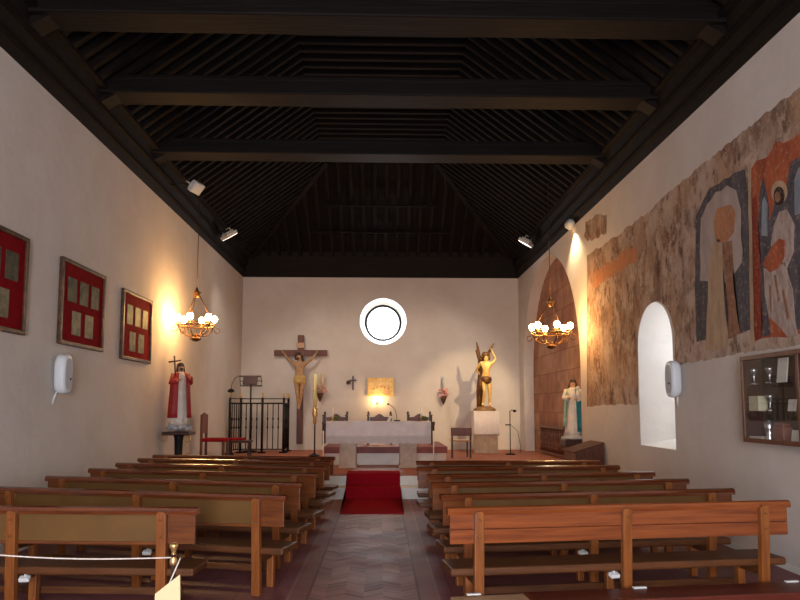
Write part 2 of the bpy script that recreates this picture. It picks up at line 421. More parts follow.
# roof deck (slopes, flat, hip)
m = MB(); E_ = W-.25
dz = .12
for s_ in (-1, 1):
    m.quad((s_*E_, REAR, RZ0+dz), (s_*E_, BACK-.25, RZ0+dz), (s_*RX, HIPY, RZ1+dz), (s_*RX, REAR, RZ1+dz))
m.quad((-RX, REAR, RZ1+dz), (RX, REAR, RZ1+dz), (RX, HIPY, RZ1+dz), (-RX, HIPY, RZ1+dz))
m.quad((-E_, BACK-.25, RZ0+dz), (E_, BACK-.25, RZ0+dz), (RX, HIPY, RZ1+dz), (-RX, HIPY, RZ1+dz))
m.quad((-E_, REAR, RZ0+dz), (E_, REAR, RZ0+dz), (RX, REAR, RZ1+dz), (-RX, REAR, RZ1+dz))
struct(m.build('ceiling', ROOFW))
# rafters: slopes, collars, hip rafters, in one run of the same frame
m = MB()
def bar(a, b, w=.09, h=.12):
    a, b = Vector(a), Vector(b); d = (b-a)
    q = d.to_track_quat('X', 'Z').to_matrix().to_4x4()
    t = MB(); t.box((0, -w/2, -h/2), (d.length, w/2, h/2)); m.join(t, Matrix.Translation(a) @ q)
y = 1.0
while y < BACK-.3:
    for s_ in (-1, 1):
        if y < HIPY: bar((s_*E_, y, RZ0+.03), (s_*RX, y, RZ1+.03))
        else:
            f = (BACK-.25-y)/(BACK-.25-HIPY)
            bar((s_*E_, y, RZ0+.03), (s_*(E_-(E_-RX)*f), y, RZ0+(RZ1-RZ0)*f+.03))
    if y < HIPY: bar((-RX, y, RZ1), (RX, y, RZ1))
    y += .27
x = -E_+.2
while x < E_:
    f = 1 if abs(x) < RX else (E_-abs(x))/(E_-RX)
    bar((x, BACK-.25, RZ0+.03), (x, BACK-.25+(HIPY-BACK+.25)*f, RZ0+(RZ1-RZ0)*f+.03)); x += .3
for s_ in (-1, 1): bar((s_*E_, BACK-.25, RZ0), (s_*RX, HIPY, RZ1), .14, .18)
struct(m.build('ceiling_rafters', ROOFW))
m = MB(); bar((-1.6, BACK-.9, RZ0+.45), (1.6, BACK-.9, RZ0+.45), .06, .05)
for z in (.55, 1.05):
    f = z/(RZ1-RZ0); bar((-2.4+z*.9, BACK-.25+(HIPY-BACK+.25)*f, RZ0+z-.1), (2.4-z*.9, BACK-.25+(HIPY-BACK+.25)*f, RZ0+z-.1), .07, .05)
struct(m.build('ceiling_battens', ROOFW))
# tie beams with carved corbels
for i, y in enumerate((2.8, 5.1, 7.35, 9.25, 11.45)):
    m = MB(); zb = 5.73
    m.box((-W, y-.21, zb), (W, y+.21, zb+.2), .02)
    m.box((-W, y-.225, zb+.17), (W, y+.225, zb+.24), .012)
    for s_ in (-1, 1):
        pr = [(s_*W, y-.13, zb-.12), (s_*(W-.18), y-.13, zb-.1), (s_*(W-.3), y-.13, zb-.03), (s_*(W-.36), y-.13, zb), (s_*W, y-.13, zb)]
        m.prism(pr, (0, .26, 0))
    struct(m.build('trim_%d' % (i+3), BEAMW))

# ------------------------------------------------------------------ pews
def make_pew(L, red=False, side=-1):
    r = thing('pew', 'pew', 'pew')
    posts = (-L/2+.21, 0, L/2-.22) if side < 0 else (-L/2+.2, L/2-.235-1.12, L/2-.235)
    xm = posts[1]
    # rear posts, leaning a little
    for x in posts:
        q = MB()
        q.prism([(x-.035, -.035, 0), (x+.035, -.035, 0), (x+.035, -.075, .78), (x+.022, -.078, .80), (x-.022, -.078, .80), (x-.035, -.075, .78)], (0, .045, 0))
        for z in (.62, .74): q.tube([(x, -.074, z), (x, -.082, z)], .010, 8)
        q.build('rear_post', PEWL, r)
        q = MB().box((x-.03, .25, 0), (x+.03, .31, .328), .006); q.build('front_leg', PEWL, r)
        q = MB().box((x-.025, -.03, .26), (x+.025, .31, .328), .004); q.build('seat_bearer', SEATW, r)
    q = MB().box((-L/2+.01, -.01, .33), (L/2-.01, .34, .388), .014); q.build('seat', SEATW, r)
    # top rail, rounded
    rr = [(-.045, .775), (-.05, .80), (-.04, .822), (-.015, .83), (.02, .825), (.03, .80), (.025, .775)]
    q = MB(); q.prism([(-L/2-.02, y, z) for y, z in rr], (L+.04, 0, 0)); q.build('top_rail', PEWR if red else RAILW, r)
    if red:
        for za, zb in ((.565, .666), (.669, .776)):
            MB().box((-L/2, -.028, za), (L/2, .006, zb), .004).build('back_board', PEWR, r)
    else:
        q = MB()
        q.box((-L/2, -.026, .565), (-L/2+.20, .006, .776), .003); q.box((L/2-.20, -.026, .565), (L/2, .006, .776), .003)
        q.box((-L/2+.2, -.02, .555), (L/2-.2, .006, .578), .003)
        q.build('back_frame', PEWW, r)
        for a, b in ((-L/2+.2, xm), (xm, L/2-.2)):
            MB().box((a+.03, -.018, .579), (b-.03, 0, .775)).build('back_panel', OCHRE, r)
        q = MB().box((xm-.032, -.022, .579), (xm+.032, .003, .775)); q.build('back_stile', PEWW, r)
    q = MB().box((-L/2+.24, .345, .11), (L/2-.24, .375, .16)); q.build('stretcher', SEATW, r)
    q = MB(); q.obox((xm+side*.085, .0, .300), (.075, .05, .03), (.35, 0, .2), .006); q.box((xm+side*.085-.005, .0, .31), (xm+side*.085+.005, .04, .334)); b = q.build('bracket', WHITEM, r); b['label'] = 'white metal bracket'
    return r
PR = 2.66; PL = 2.86
red_pew = make_pew(PL-.16, True); pew = make_pew(PR); pew_l = make_pew(PL, False, 1)
# (aisle-end x, y), (yaw degrees)
right = [((.50, 5.20), 7), ((.52, 6.00), 7.5), ((.50, 6.92), 6.5), ((.52, 7.76), 6), ((.46, 8.75), 3.5), ((.50, 9.72), 0)]
PL = 2.86
left = [((-1.35, 5.26), -4.4, PL), ((-.80, 5.97), -14.5, PL), ((-.78, 6.95), -15, PL), ((-.72, 7.90), -15, PL), ((-.70, 8.80), -14, PL), ((-.70, 9.72), -13, PL), ((-.70, 10.55), -11, PL)]
ordinal = ['nearest the camera', 'second from the camera', 'third from the camera', 'fourth from the camera', 'fifth from the camera', 'farthest from the camera']
used = False
for i, ((ax, ay), deg) in enumerate(right):
    a = math.radians(deg); hl = 1.35 if i == 0 else PR/2
    c = Vector((ax+math.cos(a)*hl, ay+math.sin(a)*hl, 0))
    if i == 0:
        o = red_pew; o.location = c; o.rotation_euler = (0, 0, a)
        o['label'] = 'wooden pew with plain reddish two-board back, right of the aisle and nearest the camera'; o['group'] = 'pews right of the aisle'
    else:
        lab = 'varnished wooden pew with ochre back, right of the aisle, %s' % (ordinal[i] if i < 5 else 'last before the altar steps')
        if i == 1: o = pew; o.location = c; o.rotation_euler = (0, 0, a); o['label'] = lab; o['group'] = 'pews right of the aisle'
        else:
            k = (1, 1, .995, .975, .955, .94)[i]; c = Vector((ax+math.cos(a)*hl*k, ay+math.sin(a)*hl*k, 0))
            o = dup(pew, c, a, lab, 'pews right of the aisle'); o.scale = (k, 1, 1)
ordl = ['nearest the camera, behind the rope', 'second from the camera', 'third from the camera', 'fourth from the camera', 'fifth from the camera', 'second before the altar steps', 'last before the altar steps']
for i, ((ax, ay), deg, L) in enumerate(left):
    a = math.radians(deg); c = Vector((ax-math.cos(a)*L/2, ay-math.sin(a)*L/2, 0))
    lab = 'varnished wooden pew with ochre back, left of the aisle, %s' % ordl[i]
    if i == 0: pew_l.location = c; pew_l.rotation_euler = (0, 0, a); pew_l['label'] = lab; pew_l['group'] = 'pews left of the aisle'
    else: dup(pew_l, c, a, lab, 'pews left of the aisle')
# kneeler along the back of the nearest right pew
PL = 2.70; a = math.radians(7)
kb = thing('kneeler', 'dark red wooden kneeling board on the floor behind the nearest right pew', 'kneeler', (.50+math.cos(a)*PL/2, 5.20+math.sin(a)*PL/2, 0), a)
q = MB().box((-PL/2+.52, -.42, .175), (PL/2+.25, -.12, .235), .01); q.build('board', KNEEW, kb)
q = MB().box((-PL/2-.02, -.42, .165), (-PL/2+.515, -.12, .222), .006); o = q.build('end_board', PALEW, kb); o['label'] = 'pale unvarnished end board'
for x in (-PL/2+.1, 0, PL/2-.12):
    MB().box((x-.03, -.36, 0), (x+.03, -.16, .164)).build('support', PEWL, kb)
    o = MB().box((x-.01, -.16, .236), (x+.09, -.13, .246)).build('foot_glint', WHITEM, kb)  # thin white strips standing in for light glints at the post feet

# ------------------------------------------------------------------ rope barrier with notice
sp = atY(174, 547, 3.1)
st = thing('rope_stanchion', 'slim rope stanchion with brass knob at the lower left', 'stanchion', (sp.x, 3.1, 0))
h = sp.z
MB().lathe([(.13, 0), (.13, .015), (.05, .03), (.015, .05)], n=20).build('base', DARKW, st)
MB().tube([(0,0,.03), (0,0,h-.03)], .011, 10).build('post', DARKW, st)
MB().lathe([(.012, h-.075), (.017, h-.07), (.017, h-.055), (.009, h-.04), (.010, h-.015), (.016, h-.005), (.019, h+.006), (.017, h+.014), (.008, h+.018)], n=14).build('knob', BRASS, st)
rl = atY(-60, 549.5, 3.1); ra = atY(172, 557.5, 3.1)
pts = [ra.lerp(rl, t)-Vector((0, 0, .02*math.sin(PI*t))) for t in [i/10 for i in range(11)]]
tag(MB().tube(pts, .0032, 6).build('barrier_rope', ROPE), 'thin white barrier rope stretched from the stanchion to the left', 'rope')
st2 = dup(st, (rl.x, 3.1, 0), 0, 'slim rope stanchion just outside the left edge holding the rope')
nt_ = thing('notice_card', 'cream paper notice hanging from a cord on the rope stanchion', 'notice', (sp.x, 3.07, 0))
A = [atY(*p, 3.06) for p in ((155, 594), (167, 584.5), (180, 574.5), (180.5, 640), (153, 640))]
q = MB(); q.prism([Vector((p.x-sp.x, p.y-3.07, p.z)) for p in A], (0, .003, 0)); q.build('sheet', PAPER, nt_)
q = MB(); p0, p1 = atY(179, 559, 3.06), atY(169, 584, 3.06)
q.tube([(p0.x-sp.x, .012, p0.z), (p1.x-sp.x, -.008, p1.z)], .003, 6); q.build('cord', ROPE, nt_)

# ------------------------------------------------------------------ red carpet on the steps
m = MB()
xa, xb = -.60, .34; t = .012
pr = [(10.47, 0), (12.14, 0), (12.14, .195), (12.49, .195), (12.49, PLAT), (13.05, PLAT)]
def off(i):
    y, z = pr[i]
    return {0: (y, t), 1: (y-t, t), 2: (y-t, z+t), 3: (y-t, z+t), 4: (y-t, z+t), 5: (y, z+t)}[i]
poly = [(xa, y-.001, z+.001) for y, z in pr]+[(xa, *off(i)) for i in reversed(range(6))]
m.prism(poly, (xb-xa, 0, 0))
tag(m.build('stair_carpet', CARPET), 'red carpet runner lying on the aisle floor and up the two white steps', 'carpet')

# ------------------------------------------------------------------ altar
ay0, ay1 = 13.65, 14.3
aL, aR = atY(326, 422, ay0).x, atY(431, 422, ay0).x; az = atY(380, 421.5, ay0).z; cz = atY(380, 443.5, ay0).z
al = thing('altar', 'long altar table on two stone piers under a white cloth', 'altar', ((aL+aR)/2, (ay0+ay1)/2, PLAT))
ox = (aL+aR)/2; oy = (ay0+ay1)/2
MB().box((aL-ox+.03, -.29, az-.14-PLAT), (aR-ox-.03, .29, az-.02-PLAT), .01).build('tabletop', STONE, al)
for xa_, xb_ in ((339, 355.5), (400, 417)):
    a_, b_ = atY(xa_, 469, ay0).x-ox, atY(xb_, 469, ay0).x-ox
    q = MB(); q.box((a_, -.25, 0), (b_, .25, az-.14-PLAT), .01); q.box((a_-.02, -.27, 0), (b_+.02, .27, .05), .006); q.build('pier', STONE, al)
# cloth: folds along the front
def cloth_front(y, zt, zb, x0, x1, amp):
    q = MB(); n_ = 80; rows = 6; g = []
    for j in range(rows+1):
        tt = j/rows; g.append([q.bm.verts.new((x0+(x1-x0)*i/n_, y-.004-amp*tt*(1+math.sin(i*.9+.7*math.sin(i*.31))), zt+(zb-zt)*tt)) for i in range(n_+1)])
    fs = []
    for j in range(rows):
        for i in range(n_): fs.append(q.bm.faces.new((g[j][i], g[j][i+1], g[j+1][i+1], g[j+1][i])))
    q._tag(fs, True); return q
clo = thing('altar_cloth', 'white altar cloth with lace hem hanging down the altar front', 'cloth', (ox, oy, PLAT))
zt = az-PLAT; zb = cz-PLAT; zl = zb+.13
hx = (aR-aL)/2
q = cloth_front(-.305, zt, zl, -hx, hx, .006)
q.box((-hx, -.31, zt-.018), (hx, .31, zt)); q.box((-hx, -.305, zb+.02), (-hx+.012, .31, zt-.018)); q.box((hx-.012, -.305, zb+.02), (hx, .31, zt-.018))
q.build('linen', CLOTH, clo)
q = cloth_front(-.312, zl+.005, zb, -hx, hx, .008); q.build('lace_hem', LACE, clo)
for z in (zl+.02,): MB().box((-hx, -.328, z-.012), (hx, -.324, z)).build('hem_band', LACE, clo)
# slender stands at both altar ends
for px, lab in ((323.5, 'slender dark-topped stand beside the left end of the altar'), (441.5-8, 'slender dark-topped stand beside the right end of the altar')):
    p = atY(px, 422, 13.62)
    s_ = thing('altar_stand', lab, 'stand', (p.x, 13.62, PLAT), 0, 'stands at the altar ends'); hh = p.z-PLAT
    MB().lathe([(.07, 0), (.07, .015), (.012, .04)], n=16).build('base', PALEW, s_)
    MB().tube([(0,0,.03), (0,0,hh-.16)], .011, 8).build('stem', WAX, s_)
    MB().lathe([(.012, hh-.17), (.02, hh-.15), (.018, hh-.08), (.03, hh-.03), (.03, hh), (.012, hh+.01)], n=12).build('head', DARKW, s_)
# altar candlesticks, microphone, missal
for px, lab in ((333, 'brass candlestick with white candle at the left end of the altar'), (421, 'brass candlestick with white candle at the right end of the altar')):
    p = atY(px, 420, 13.95); s_ = thing('candlestick', lab, 'candlestick', (p.x, 13.95, az+.001), 0, 'altar candlesticks')
    MB().lathe([(.055, 0), (.055, .01), (.02, .025), (.013, .05), (.022, .065), (.035, .075), (.033, .085)], n=16).build('holder', BRASS, s_)
    MB().tube([(0,0,.085), (0,0,.27)], .014, 10).build('candle', WAX, s_)
    q = MB()
    for k_ in range(9):
        a = k_*2.4; r_ = .035+.012*(k_ % 3); q.ball((.06+r_*math.cos(a)*.8, r_*math.sin(a), .03+.018*(k_ % 4)), .024, 1)
    q.build('greenery', LEAF, s_)
p = atY(397, 420.5, 13.85)
mc = thing('gooseneck_microphone', 'gooseneck microphone on the altar right of its centre', 'microphone', (p.x, 13.85, az+.001))
MB().box((-.06, -.05, 0), (.06, .05, .025), .008).build('base', IRON, mc)
MB().tube([(0,0,.02), (-.005,0,.1), (-.03,0,.2), (-.08,0,.28), (-.16,0,.33)], .006, 8).build('neck', IRON, mc)
MB().ball((-.175, 0, .335), .017, 2, (1.6,1,1)).build('capsule', IRON, mc)
p = atY(389.5, 419.5, 13.78)
q = MB(); q.obox((0,0,.05), (.05,.02,.125), (0,.5,0), .004); o = q.build('altar_card', CARD, None, (p.x, 13.78, az+.001)); tag(o, 'small white card leaning on the altar beside the microphone', 'card')

# ------------------------------------------------------------------ celebrant chairs behind the altar
def make_chair(w=.52, back=.80):
    r = thing('armchair', 'chair', 'chair')
    q = MB().box((-w/2+.02, -.22, .40), (w/2-.02, .2, .46), .015); q.build('seat', VELVET, r)
    for sx in (-1, 1):
        q = MB(); q.box((sx*w/2-.025, -.24, 0), (sx*w/2+.025, -.19, .44), .005); q.build('leg', DARKW, r)
        q = MB(); q.box((sx*w/2-.022, .18, 0), (sx*w/2+.022, .23, back-.05), .005)
        q.lathe([(.02, back-.05), (.03, back-.03), (.022, back), (.03, back+.02), (.004, back+.07)], (sx*w/2, .205, 0), 10); q.build('leg', DARKW, r)
        q = MB(); q.box((sx*w/2-.03, -.22, .62), (sx*w/2+.03, .19, .65), .01); q.box((sx*w/2-.02, -.22, .44), (sx*w/2+.02, -.18, .62)); q.build('armrest', DARKW, r)
    q = MB(); prof = []
    for i in range(17):
        x = -w/2+.03+(w-.06)*i/16; u = abs(x)/(w/2)
        prof.append((x, .19, back-.07+(.075*math.cos(u*PI/1.1)**2 if u < .55 else 0)))
    q.prism(prof+[(w/2-.03, .19, back-.14), (-w/2+.03, .19, back-.14)], (0, .035, 0)); q.build('crest', MIDW, r)
    q = MB().box((-w/2+.05, .195, .5), (w/2-.05, .215, back-.14)); q.build('backrest', VELVET, r)
    return r
ch0 = make_chair(.50, atY(380, 414, 15.9).z-PZ)
for i, (px, lab) in enumerate(((336, 'dark carved chair behind the left third of the altar'), (379.5, 'dark carved chair behind the middle of the altar'), (419, 'dark carved chair behind the right third of the altar'))):
    x = atY(px, 418, 15.9).x; loc = (x, 15.7, PZ)
    if i == 0: ch0.location = loc; ch0['label'] = lab; ch0['group'] = 'chairs behind the altar'
    else: dup(ch0, loc, 0, lab, 'chairs behind the altar')

# ------------------------------------------------------------------ figures
def skin_body(name, J, edges, mat_, parent, root, extra=None, sub=2):
    """J: joint -> ((x,y,z), radius)"""
    names = list(J); me = bpy.data.meshes.new(name)
    me.from_pydata([J[k_][0] for k_ in names], [(names.index(a), names.index(b)) for a, b in edges], [])
    o = bpy.data.objects.new(name+'_tmp', me); col.objects.link(o)
    md = o.modifiers.new('skin', 'SKIN'); o.modifiers.new('sub', 'SUBSURF').levels = sub
    for i, k_ in enumerate(names):
        r = J[k_][1]; v = me.skin_vertices[0].data[i]; v.radius = (r, r) if not isinstance(r, tuple) else r; v.use_root = (k_ == root)
    dg = bpy.context.evaluated_depsgraph_get(); dg.update()
    new = bpy.data.meshes.new_from_object(o.evaluated_get(dg))
    bpy.data.objects.remove(o); bpy.data.meshes.remove(me)
    q = MB(); q.bm.from_mesh(new); bpy.data.meshes.remove(new)
    for f in q.bm.faces: f.material_index = 0; f.smooth = True
    if extra: extra(q)
    return q.build(name, [mat_, EYE_M], parent)
def face(q, c, s, d):
    """eyes, nose, ears, mouth round a head centre c; s = head radius, d = facing unit vector"""
    c = Vector(c); d = Vector(d).normalized(); r = d.cross(Vector((0,0,1))).normalized(); u = r.cross(d)
    q.mi = 0; q.tube([c+d*s*.8+u*s*.2, c+d*s*1.18-u*s*.22, c+d*s*.9-u*s*.3], [s*.1, s*.16, s*.08], 6)
    for e in (-1, 1):
        q.mi = 0; q.ball(c+r*e*s*.88+u*s*-.05, s*.2, 1, (.5,1,1.4))
        q.mi = 1; q.ball(c+d*s*.84+r*e*s*.33+u*s*.1, s*.12, 1)
    q.mi = 1; q.tube([c+d*s*.86-u*s*.52-r*s*.24, c+d*s*.94-u*s*.5, c+d*s*.86-u*s*.52+r*s*.24], s*.06, 6); q.mi = 0
def hand(q, w, d, s, curl=.3, side=1):
    """palm and five fingers leaving wrist w in direction d"""
    w = Vector(w); d = Vector(d).normalized(); a, b = frame_from(d)
    q.mi = 0; q.tube([w, w+d*s*.5, w+d*s*1.0], [s*.26, s*.38, s*.34], 8)
    for i, ln in enumerate((.72, .85, .8, .6)):
        p = w+d*s*.95+a*s*(i-1.5)*.2
        q.tube([p, p+d*s*ln*.5+b*s*curl*.15, p+d*s*ln*.85+b*s*curl*.5], [s*.1, s*.09, s*.06], 6)
    p = w+d*s*.35+a*s*side*.3; q.tube([p, p+d*s*.3+a*s*side*.25, p+d*s*.65+a*s*side*.28+b*s*curl*.3], [s*.12, s*.1, s*.07], 6)

BODY_E = [('pel','bel'),('bel','che'),('che','nec'),('nec','hd0'),('hd0','hd1'),('che','shl'),('shl','ell'),('ell','wrl'),('che','shr'),('shr','elr'),('elr','wrr'),
          ('pel','hpl'),('hpl','knl'),('knl','anl'),('anl','tol'),('pel','hpr'),('hpr','knr'),('knr','anr'),('anr','tor')]
def std(h, arms, legs, lean=(0,0), hd=(0,-.01)):
    s = h/1.75; lx, ly = lean
    J = {'pel': ((0,0,.95*s), .13*s), 'bel': ((lx*.3, ly*.3, 1.12*s), (.125*s, .10*s)), 'che': ((lx*.8, ly*.8, 1.33*s), (.155*s, .115*s)),
         'nec': ((lx, ly, 1.48*s), .055*s), 'hd0': ((lx+hd[0]*.5*s, ly+hd[1]*s, 1.585*s), .085*s), 'hd1': ((lx+hd[0]*s, ly+hd[1]*s, 1.68*s), .08*s)}
    for sd, e in (('r', -1), ('l', 1)):
        J['sh'+sd] = ((lx+e*.185*s, ly, 1.41*s), .06*s)
        el, wr = arms[sd]
        J['el'+sd] = (tuple(v*s for v in el), .043*s); J['wr'+sd] = (tuple(v*s for v in wr), .03*s)
        J['hp'+sd] = ((e*.095*s, 0, .87*s), .095*s)
        kn, an, to = legs[sd]
        J['kn'+sd] = (tuple(v*s for v in kn), .06*s); J['an'+sd] = (tuple(v*s for v in an), .04*s); J['to'+sd] = (tuple(v*s for v in to), .032*s)
    return J, s

# --- crucifix on the end wall
cb_ = atY(299, 444, BACK-.1); ct = atY(301, 335, BACK-.1); ca = atY(274, 353, BACK-.1); cd = atY(327, 353, BACK-.1)
cx = (ca.x+cd.x)/2
cr = thing('crucifix', 'tall dark wooden cross with carved Christ hanging on the end wall', 'crucifix', (cx, BACK, cb_.z))
H_ = ct.z-cb_.z; za = ca.z-cb_.z; hw = (cd.x-ca.x)/2
q = MB().box((-.085, -.11, 0), (.085, -.001, H_), .01); q.build('upright', CROSSW, cr)
q = MB().box((-hw, -.125, za-.085), (hw, -.02, za+.085), .01); q.build('crossbeam', CROSSW, cr)
q = MB().box((-.11, -.125, H_-.36), (.11, -.112, H_-.22), .004); q.build('title_plaque', PALEW, cr)
hh = 1.62; top = za-.02
s = hh/1.75; dz = top-1.70*s
J, s = std(hh, {'l': ((.34,-.03,1.52), (.48,.04,1.70)), 'r': ((-.34,-.03,1.52), (-.48,.04,1.70))},
        {'l': ((.07,-.10,.50), (.0,-.02,.10), (.0,-.09,.02)), 'r': ((-.05,-.12,.50), (-.02,-.04,.12), (-.03,-.10,.05))}, hd=(-.06,-.07))
def ex(q):
    face(q, (-.05*s, -.07*s, 1.60*s), .085*s, (-.25,-1,-.35))
    hand(q, (.48*s, .04*s, 1.70*s), (.6,.15,.75), .085*s, .4, -1); hand(q, (-.48*s, .04*s, 1.70*s), (-.6,.15,.75), .085*s, .4, 1)
cor = skin_body('corpus', J, BODY_E, CORPUS, cr, 'pel', ex); cor.location = (0, -.24, dz)
q = MB().lathe([(.165*s, .78*s), (.185*s, .86*s), (.18*s, .96*s), (.155*s, 1.03*s)], (0,0,0), 28, lambda a, t: 1+.06*math.sin(9*a+2*t), 1.0, .8); o = q.build('loincloth', mat('ochre_cloth', (214,178,110), .6, noise=(186,146,84), scale=9), cor)
q = MB(); q.ball((-.05*s, -.05*s, 1.645*s), .095*s, 2, (1,1,.95)); q.tube([(.04*s,-.01*s,1.62*s), (.06*s,0,1.5*s), (.07*s,-.04*s,1.42*s)], [.04*s,.03*s,.012*s], 8); q.tube([(-.12*s,-.04*s,1.62*s), (-.13*s,-.04*s,1.5*s)], [.035*s,.014*s], 8)
q.ball((-.06*s, -.125*s, 1.535*s), .05*s, 1, (1,.7,1.1)); q.build('hair', HAIR, cor)

# --- robed figure
def robe_fold(k_, amp, ph=0):
    return lambda a, t: 1+amp*(1-t)*math.sin(k_*a+ph+1.3*math.sin(2*a))+.02*math.sin(3*a)
def robed(name, label, loc, rz, h, gown, sleeve_mat, arms, headgear):
    r = thing(name, label, 'statue', loc, rz)
    J, s = std(h, arms, {'l': ((.09,-.02,.5), (.09,0,.08), (.10,-.12,.03)), 'r': ((-.09,-.06,.5), (-.09,0,.08), (-.11,-.13,.03))})
    def ex(q):
        face(q, (0, -.012*s, 1.63*s), .088*s, (0,-1,-.1))
        for sd, e in (('l', 1), ('r', -1)):
            wr = Vector(J['wr'+sd][0]); el = Vector(J['el'+sd][0]); hand(q, wr, wr-el, .085*s, .35, -e)
    body = skin_body('body', J, BODY_E, SKIN, r, 'pel', ex)
    q = MB()
    q.lathe([(.27*s, .03*s), (.255*s, .2*s), (.23*s, .5*s), (.2*s, .8*s), (.175*s, 1.02*s), (.19*s, 1.2*s), (.205*s, 1.34*s), (.17*s, 1.43*s), (.075*s, 1.49*s)], (0,0,0), 44, robe_fold(11, .075), 1, .78)
    q.build('gown', gown, body); q = MB()
    for sd in 'lr':
        a_, b_, c_ = (Vector(J[k_+sd][0]) for k_ in ('sh','el','wr')); q.tube([a_, b_, b_.lerp(c_, .85)], [.075*s, .07*s, .085*s], 12)
    q.build('sleeves', sleeve_mat or gown, body)
    return r, body, J, s
# Sacred Heart / risen figure, left, on a dark stand
SX = -3.62; p = atY(179, 430, 12.72); SX = p.x
stz = atY(178, 431.5, 12.72).z
ps = thing('statue_stand', 'dark pedestal with bracketed top under the red-cloaked statue', 'pedestal', (SX, 12.72, PLAT)); hz = stz-PLAT
MB().box((-.22, -.2, 0), (.22, .2, .06), .01).build('base', DARKW, ps)
MB().lathe([(.10, .06), (.085, .1), (.07, .3), (.08, hz-.12), (.1, hz-.06)], n=8).build('shaft', IRON, ps)
MB().box((-.24, -.23, hz-.06), (.24, .23, hz), .012).build('top', DARKW, ps)
for sx in (-1, 1):
    MB().tube([(sx*.2+.06*math.cos(a), -.18, hz-.12+.06*math.sin(a)) for a in [k_*PI/6 for k_ in range(12)]], .008, 6, closed=True).build('ring_bracket', BRASS, ps)
r1, body, J, s = robed('saint_statue', 'statue in white gown and red cloak carrying a small cross, by the left wall', (SX, 12.72, stz+.10), math.radians(35), 1.14,
    ROBEW, MANTR, {'l': ((.27,-.05,1.18), (.17,-.24,1.33)), 'r': ((-.28,-.06,1.18), (-.14,-.24,1.24))}, None)
q = MB(); n_ = 40
def mantle(q, s, a0, a1, z0, z1, r0, r1, folds, amp, th=.02):
    rows = 8; go, gi = [], []
    for j in range(rows+1):
        t = j/rows; z = z0+(z1-z0)*t; ro, ri = [], []
        for i in range(n_+1):
            a = a0+(a1-a0)*i/n_; rr = (r0+(r1-r0)*t)*(1+amp*(1-t)*math.sin(folds*a))
            if t > .85: rr *= 1-.35*(t-.85)/.15
            ro.append(q.bm.verts.new((rr*math.cos(a)*s, rr*math.sin(a)*.85*s, z*s))); ri.append(q.bm.verts.new(((rr-th)*math.cos(a)*s, (rr-th)*math.sin(a)*.85*s, z*s)))
        go.append(ro); gi.append(ri)
    fs = []
    for j in range(rows):
        for i in range(n_):
            fs.append(q.bm.faces.new((go[j][i], go[j][i+1], go[j+1][i+1], go[j+1][i]))); fs.append(q.bm.faces.new((gi[j][i], gi[j+1][i], gi[j+1][i+1], gi[j][i+1])))
    for j in range(rows):
        for i in (0, n_): fs.append(q.bm.faces.new((go[j][i], go[j+1][i], gi[j+1][i], gi[j][i])))
    for j in (0, rows):
        for i in range(n_): fs.append(q.bm.faces.new((go[j][i], gi[j][i], gi[j][i+1], go[j][i+1])))
    q._tag(fs, True)
mantle(q, s, -1.15, PI+1.1, .22, 1.46, .31, .25, 9, .08); q.build('cloak', MANTR, body)
q = MB(); q.ball((0, .015*s, 1.66*s), .10*s, 2, (1,1,.9)); q.tube([(.07*s,.02*s,1.63*s), (.09*s,0,1.5*s), (.085*s,-.03*s,1.42*s)], [.045*s,.035*s,.015*s], 8); q.tube([(-.07*s,.02*s,1.63*s), (-.09*s,0,1.5*s), (-.085*s,-.03*s,1.42*s)], [.045*s,.035*s,.015*s], 8)
q.ball((0, -.07*s, 1.555*s), .055*s, 1, (1,.7,1.1)); q.build('hair', HAIR, body)
q = MB(); q.tube([(-.16*s,-.1*s,1.15*s), (-.2*s,-.04*s,1.92*s)], .022*s, 8); q.tube([(-.36*s,-.06*s,1.74*s), (-.02*s,-.06*s,1.8*s)], .022*s, 8); q.build('carried_cross', DARKW, r1)
q = MB()
for k_ in range(14): a = k_*2*PI/14; q.ball((.17*math.cos(a), .15*math.sin(a), -.045+.02*(k_ % 3)), .06, 2, (1,1,.72))
q.ball((0,0,-.03), .17, 2, (1,.9,.4)); q.build('cloud_base', CLOUD, r1)

# Virgin, right, in the arch
p = atY(574, 439, 13.9); mz = p.z
mp_ = thing('statue_plinth', 'dark wooden plinth under the blue-cloaked statue in the arch', 'plinth', (p.x, 13.9, PLAT)); hz = mz-PLAT
q = MB().box((-.17, -.17, 0), (.17, .17, hz-.14), .01); q.build('shaft', DARKW, mp_); q = MB().box((-.23, -.22, hz-.14), (.23, .22, hz), .02); q.build('top', DARKW, mp_)
mh = (atY(574, 379, 13.9).z-mz-.05)*1.0
r2, body, J, s = robed('virgin_statue', 'statue of a veiled woman with child in white and turquoise, before the right arch', (p.x, 13.9, mz+.055), math.radians(-18), mh/1.0,
    ROBEW, None, {'l': ((.28,-.06,1.16), (.12,-.26,1.12)), 'r': ((-.27,-.05,1.16), (-.12,-.25,1.16))}, None)
q = MB(); mantle(q, s, -1.2, 1.25, .14, 1.45, .32, .25, 9, .08); q.build('blue_cloak', MANTB, body)
q = MB(); mantle(q, s, 1.3, PI+.7, .3, 1.45, .30, .25, 9, .08); q.build('green_cloak', MANTG, body)
q = MB(); q.ball((0, .02*s, 1.655*s), .105*s, 2, (1,1,.95)); q.tube([(.08*s,.03*s,1.62*s), (.12*s,.02*s,1.47*s), (.13*s,0,1.36*s)], [.05*s,.045*s,.02*s], 8); q.tube([(-.08*s,.03*s,1.62*s), (-.12*s,.02*s,1.47*s), (-.13*s,0,1.36*s)], [.05*s,.045*s,.02*s], 8); q.build('hair', HAIR, body)
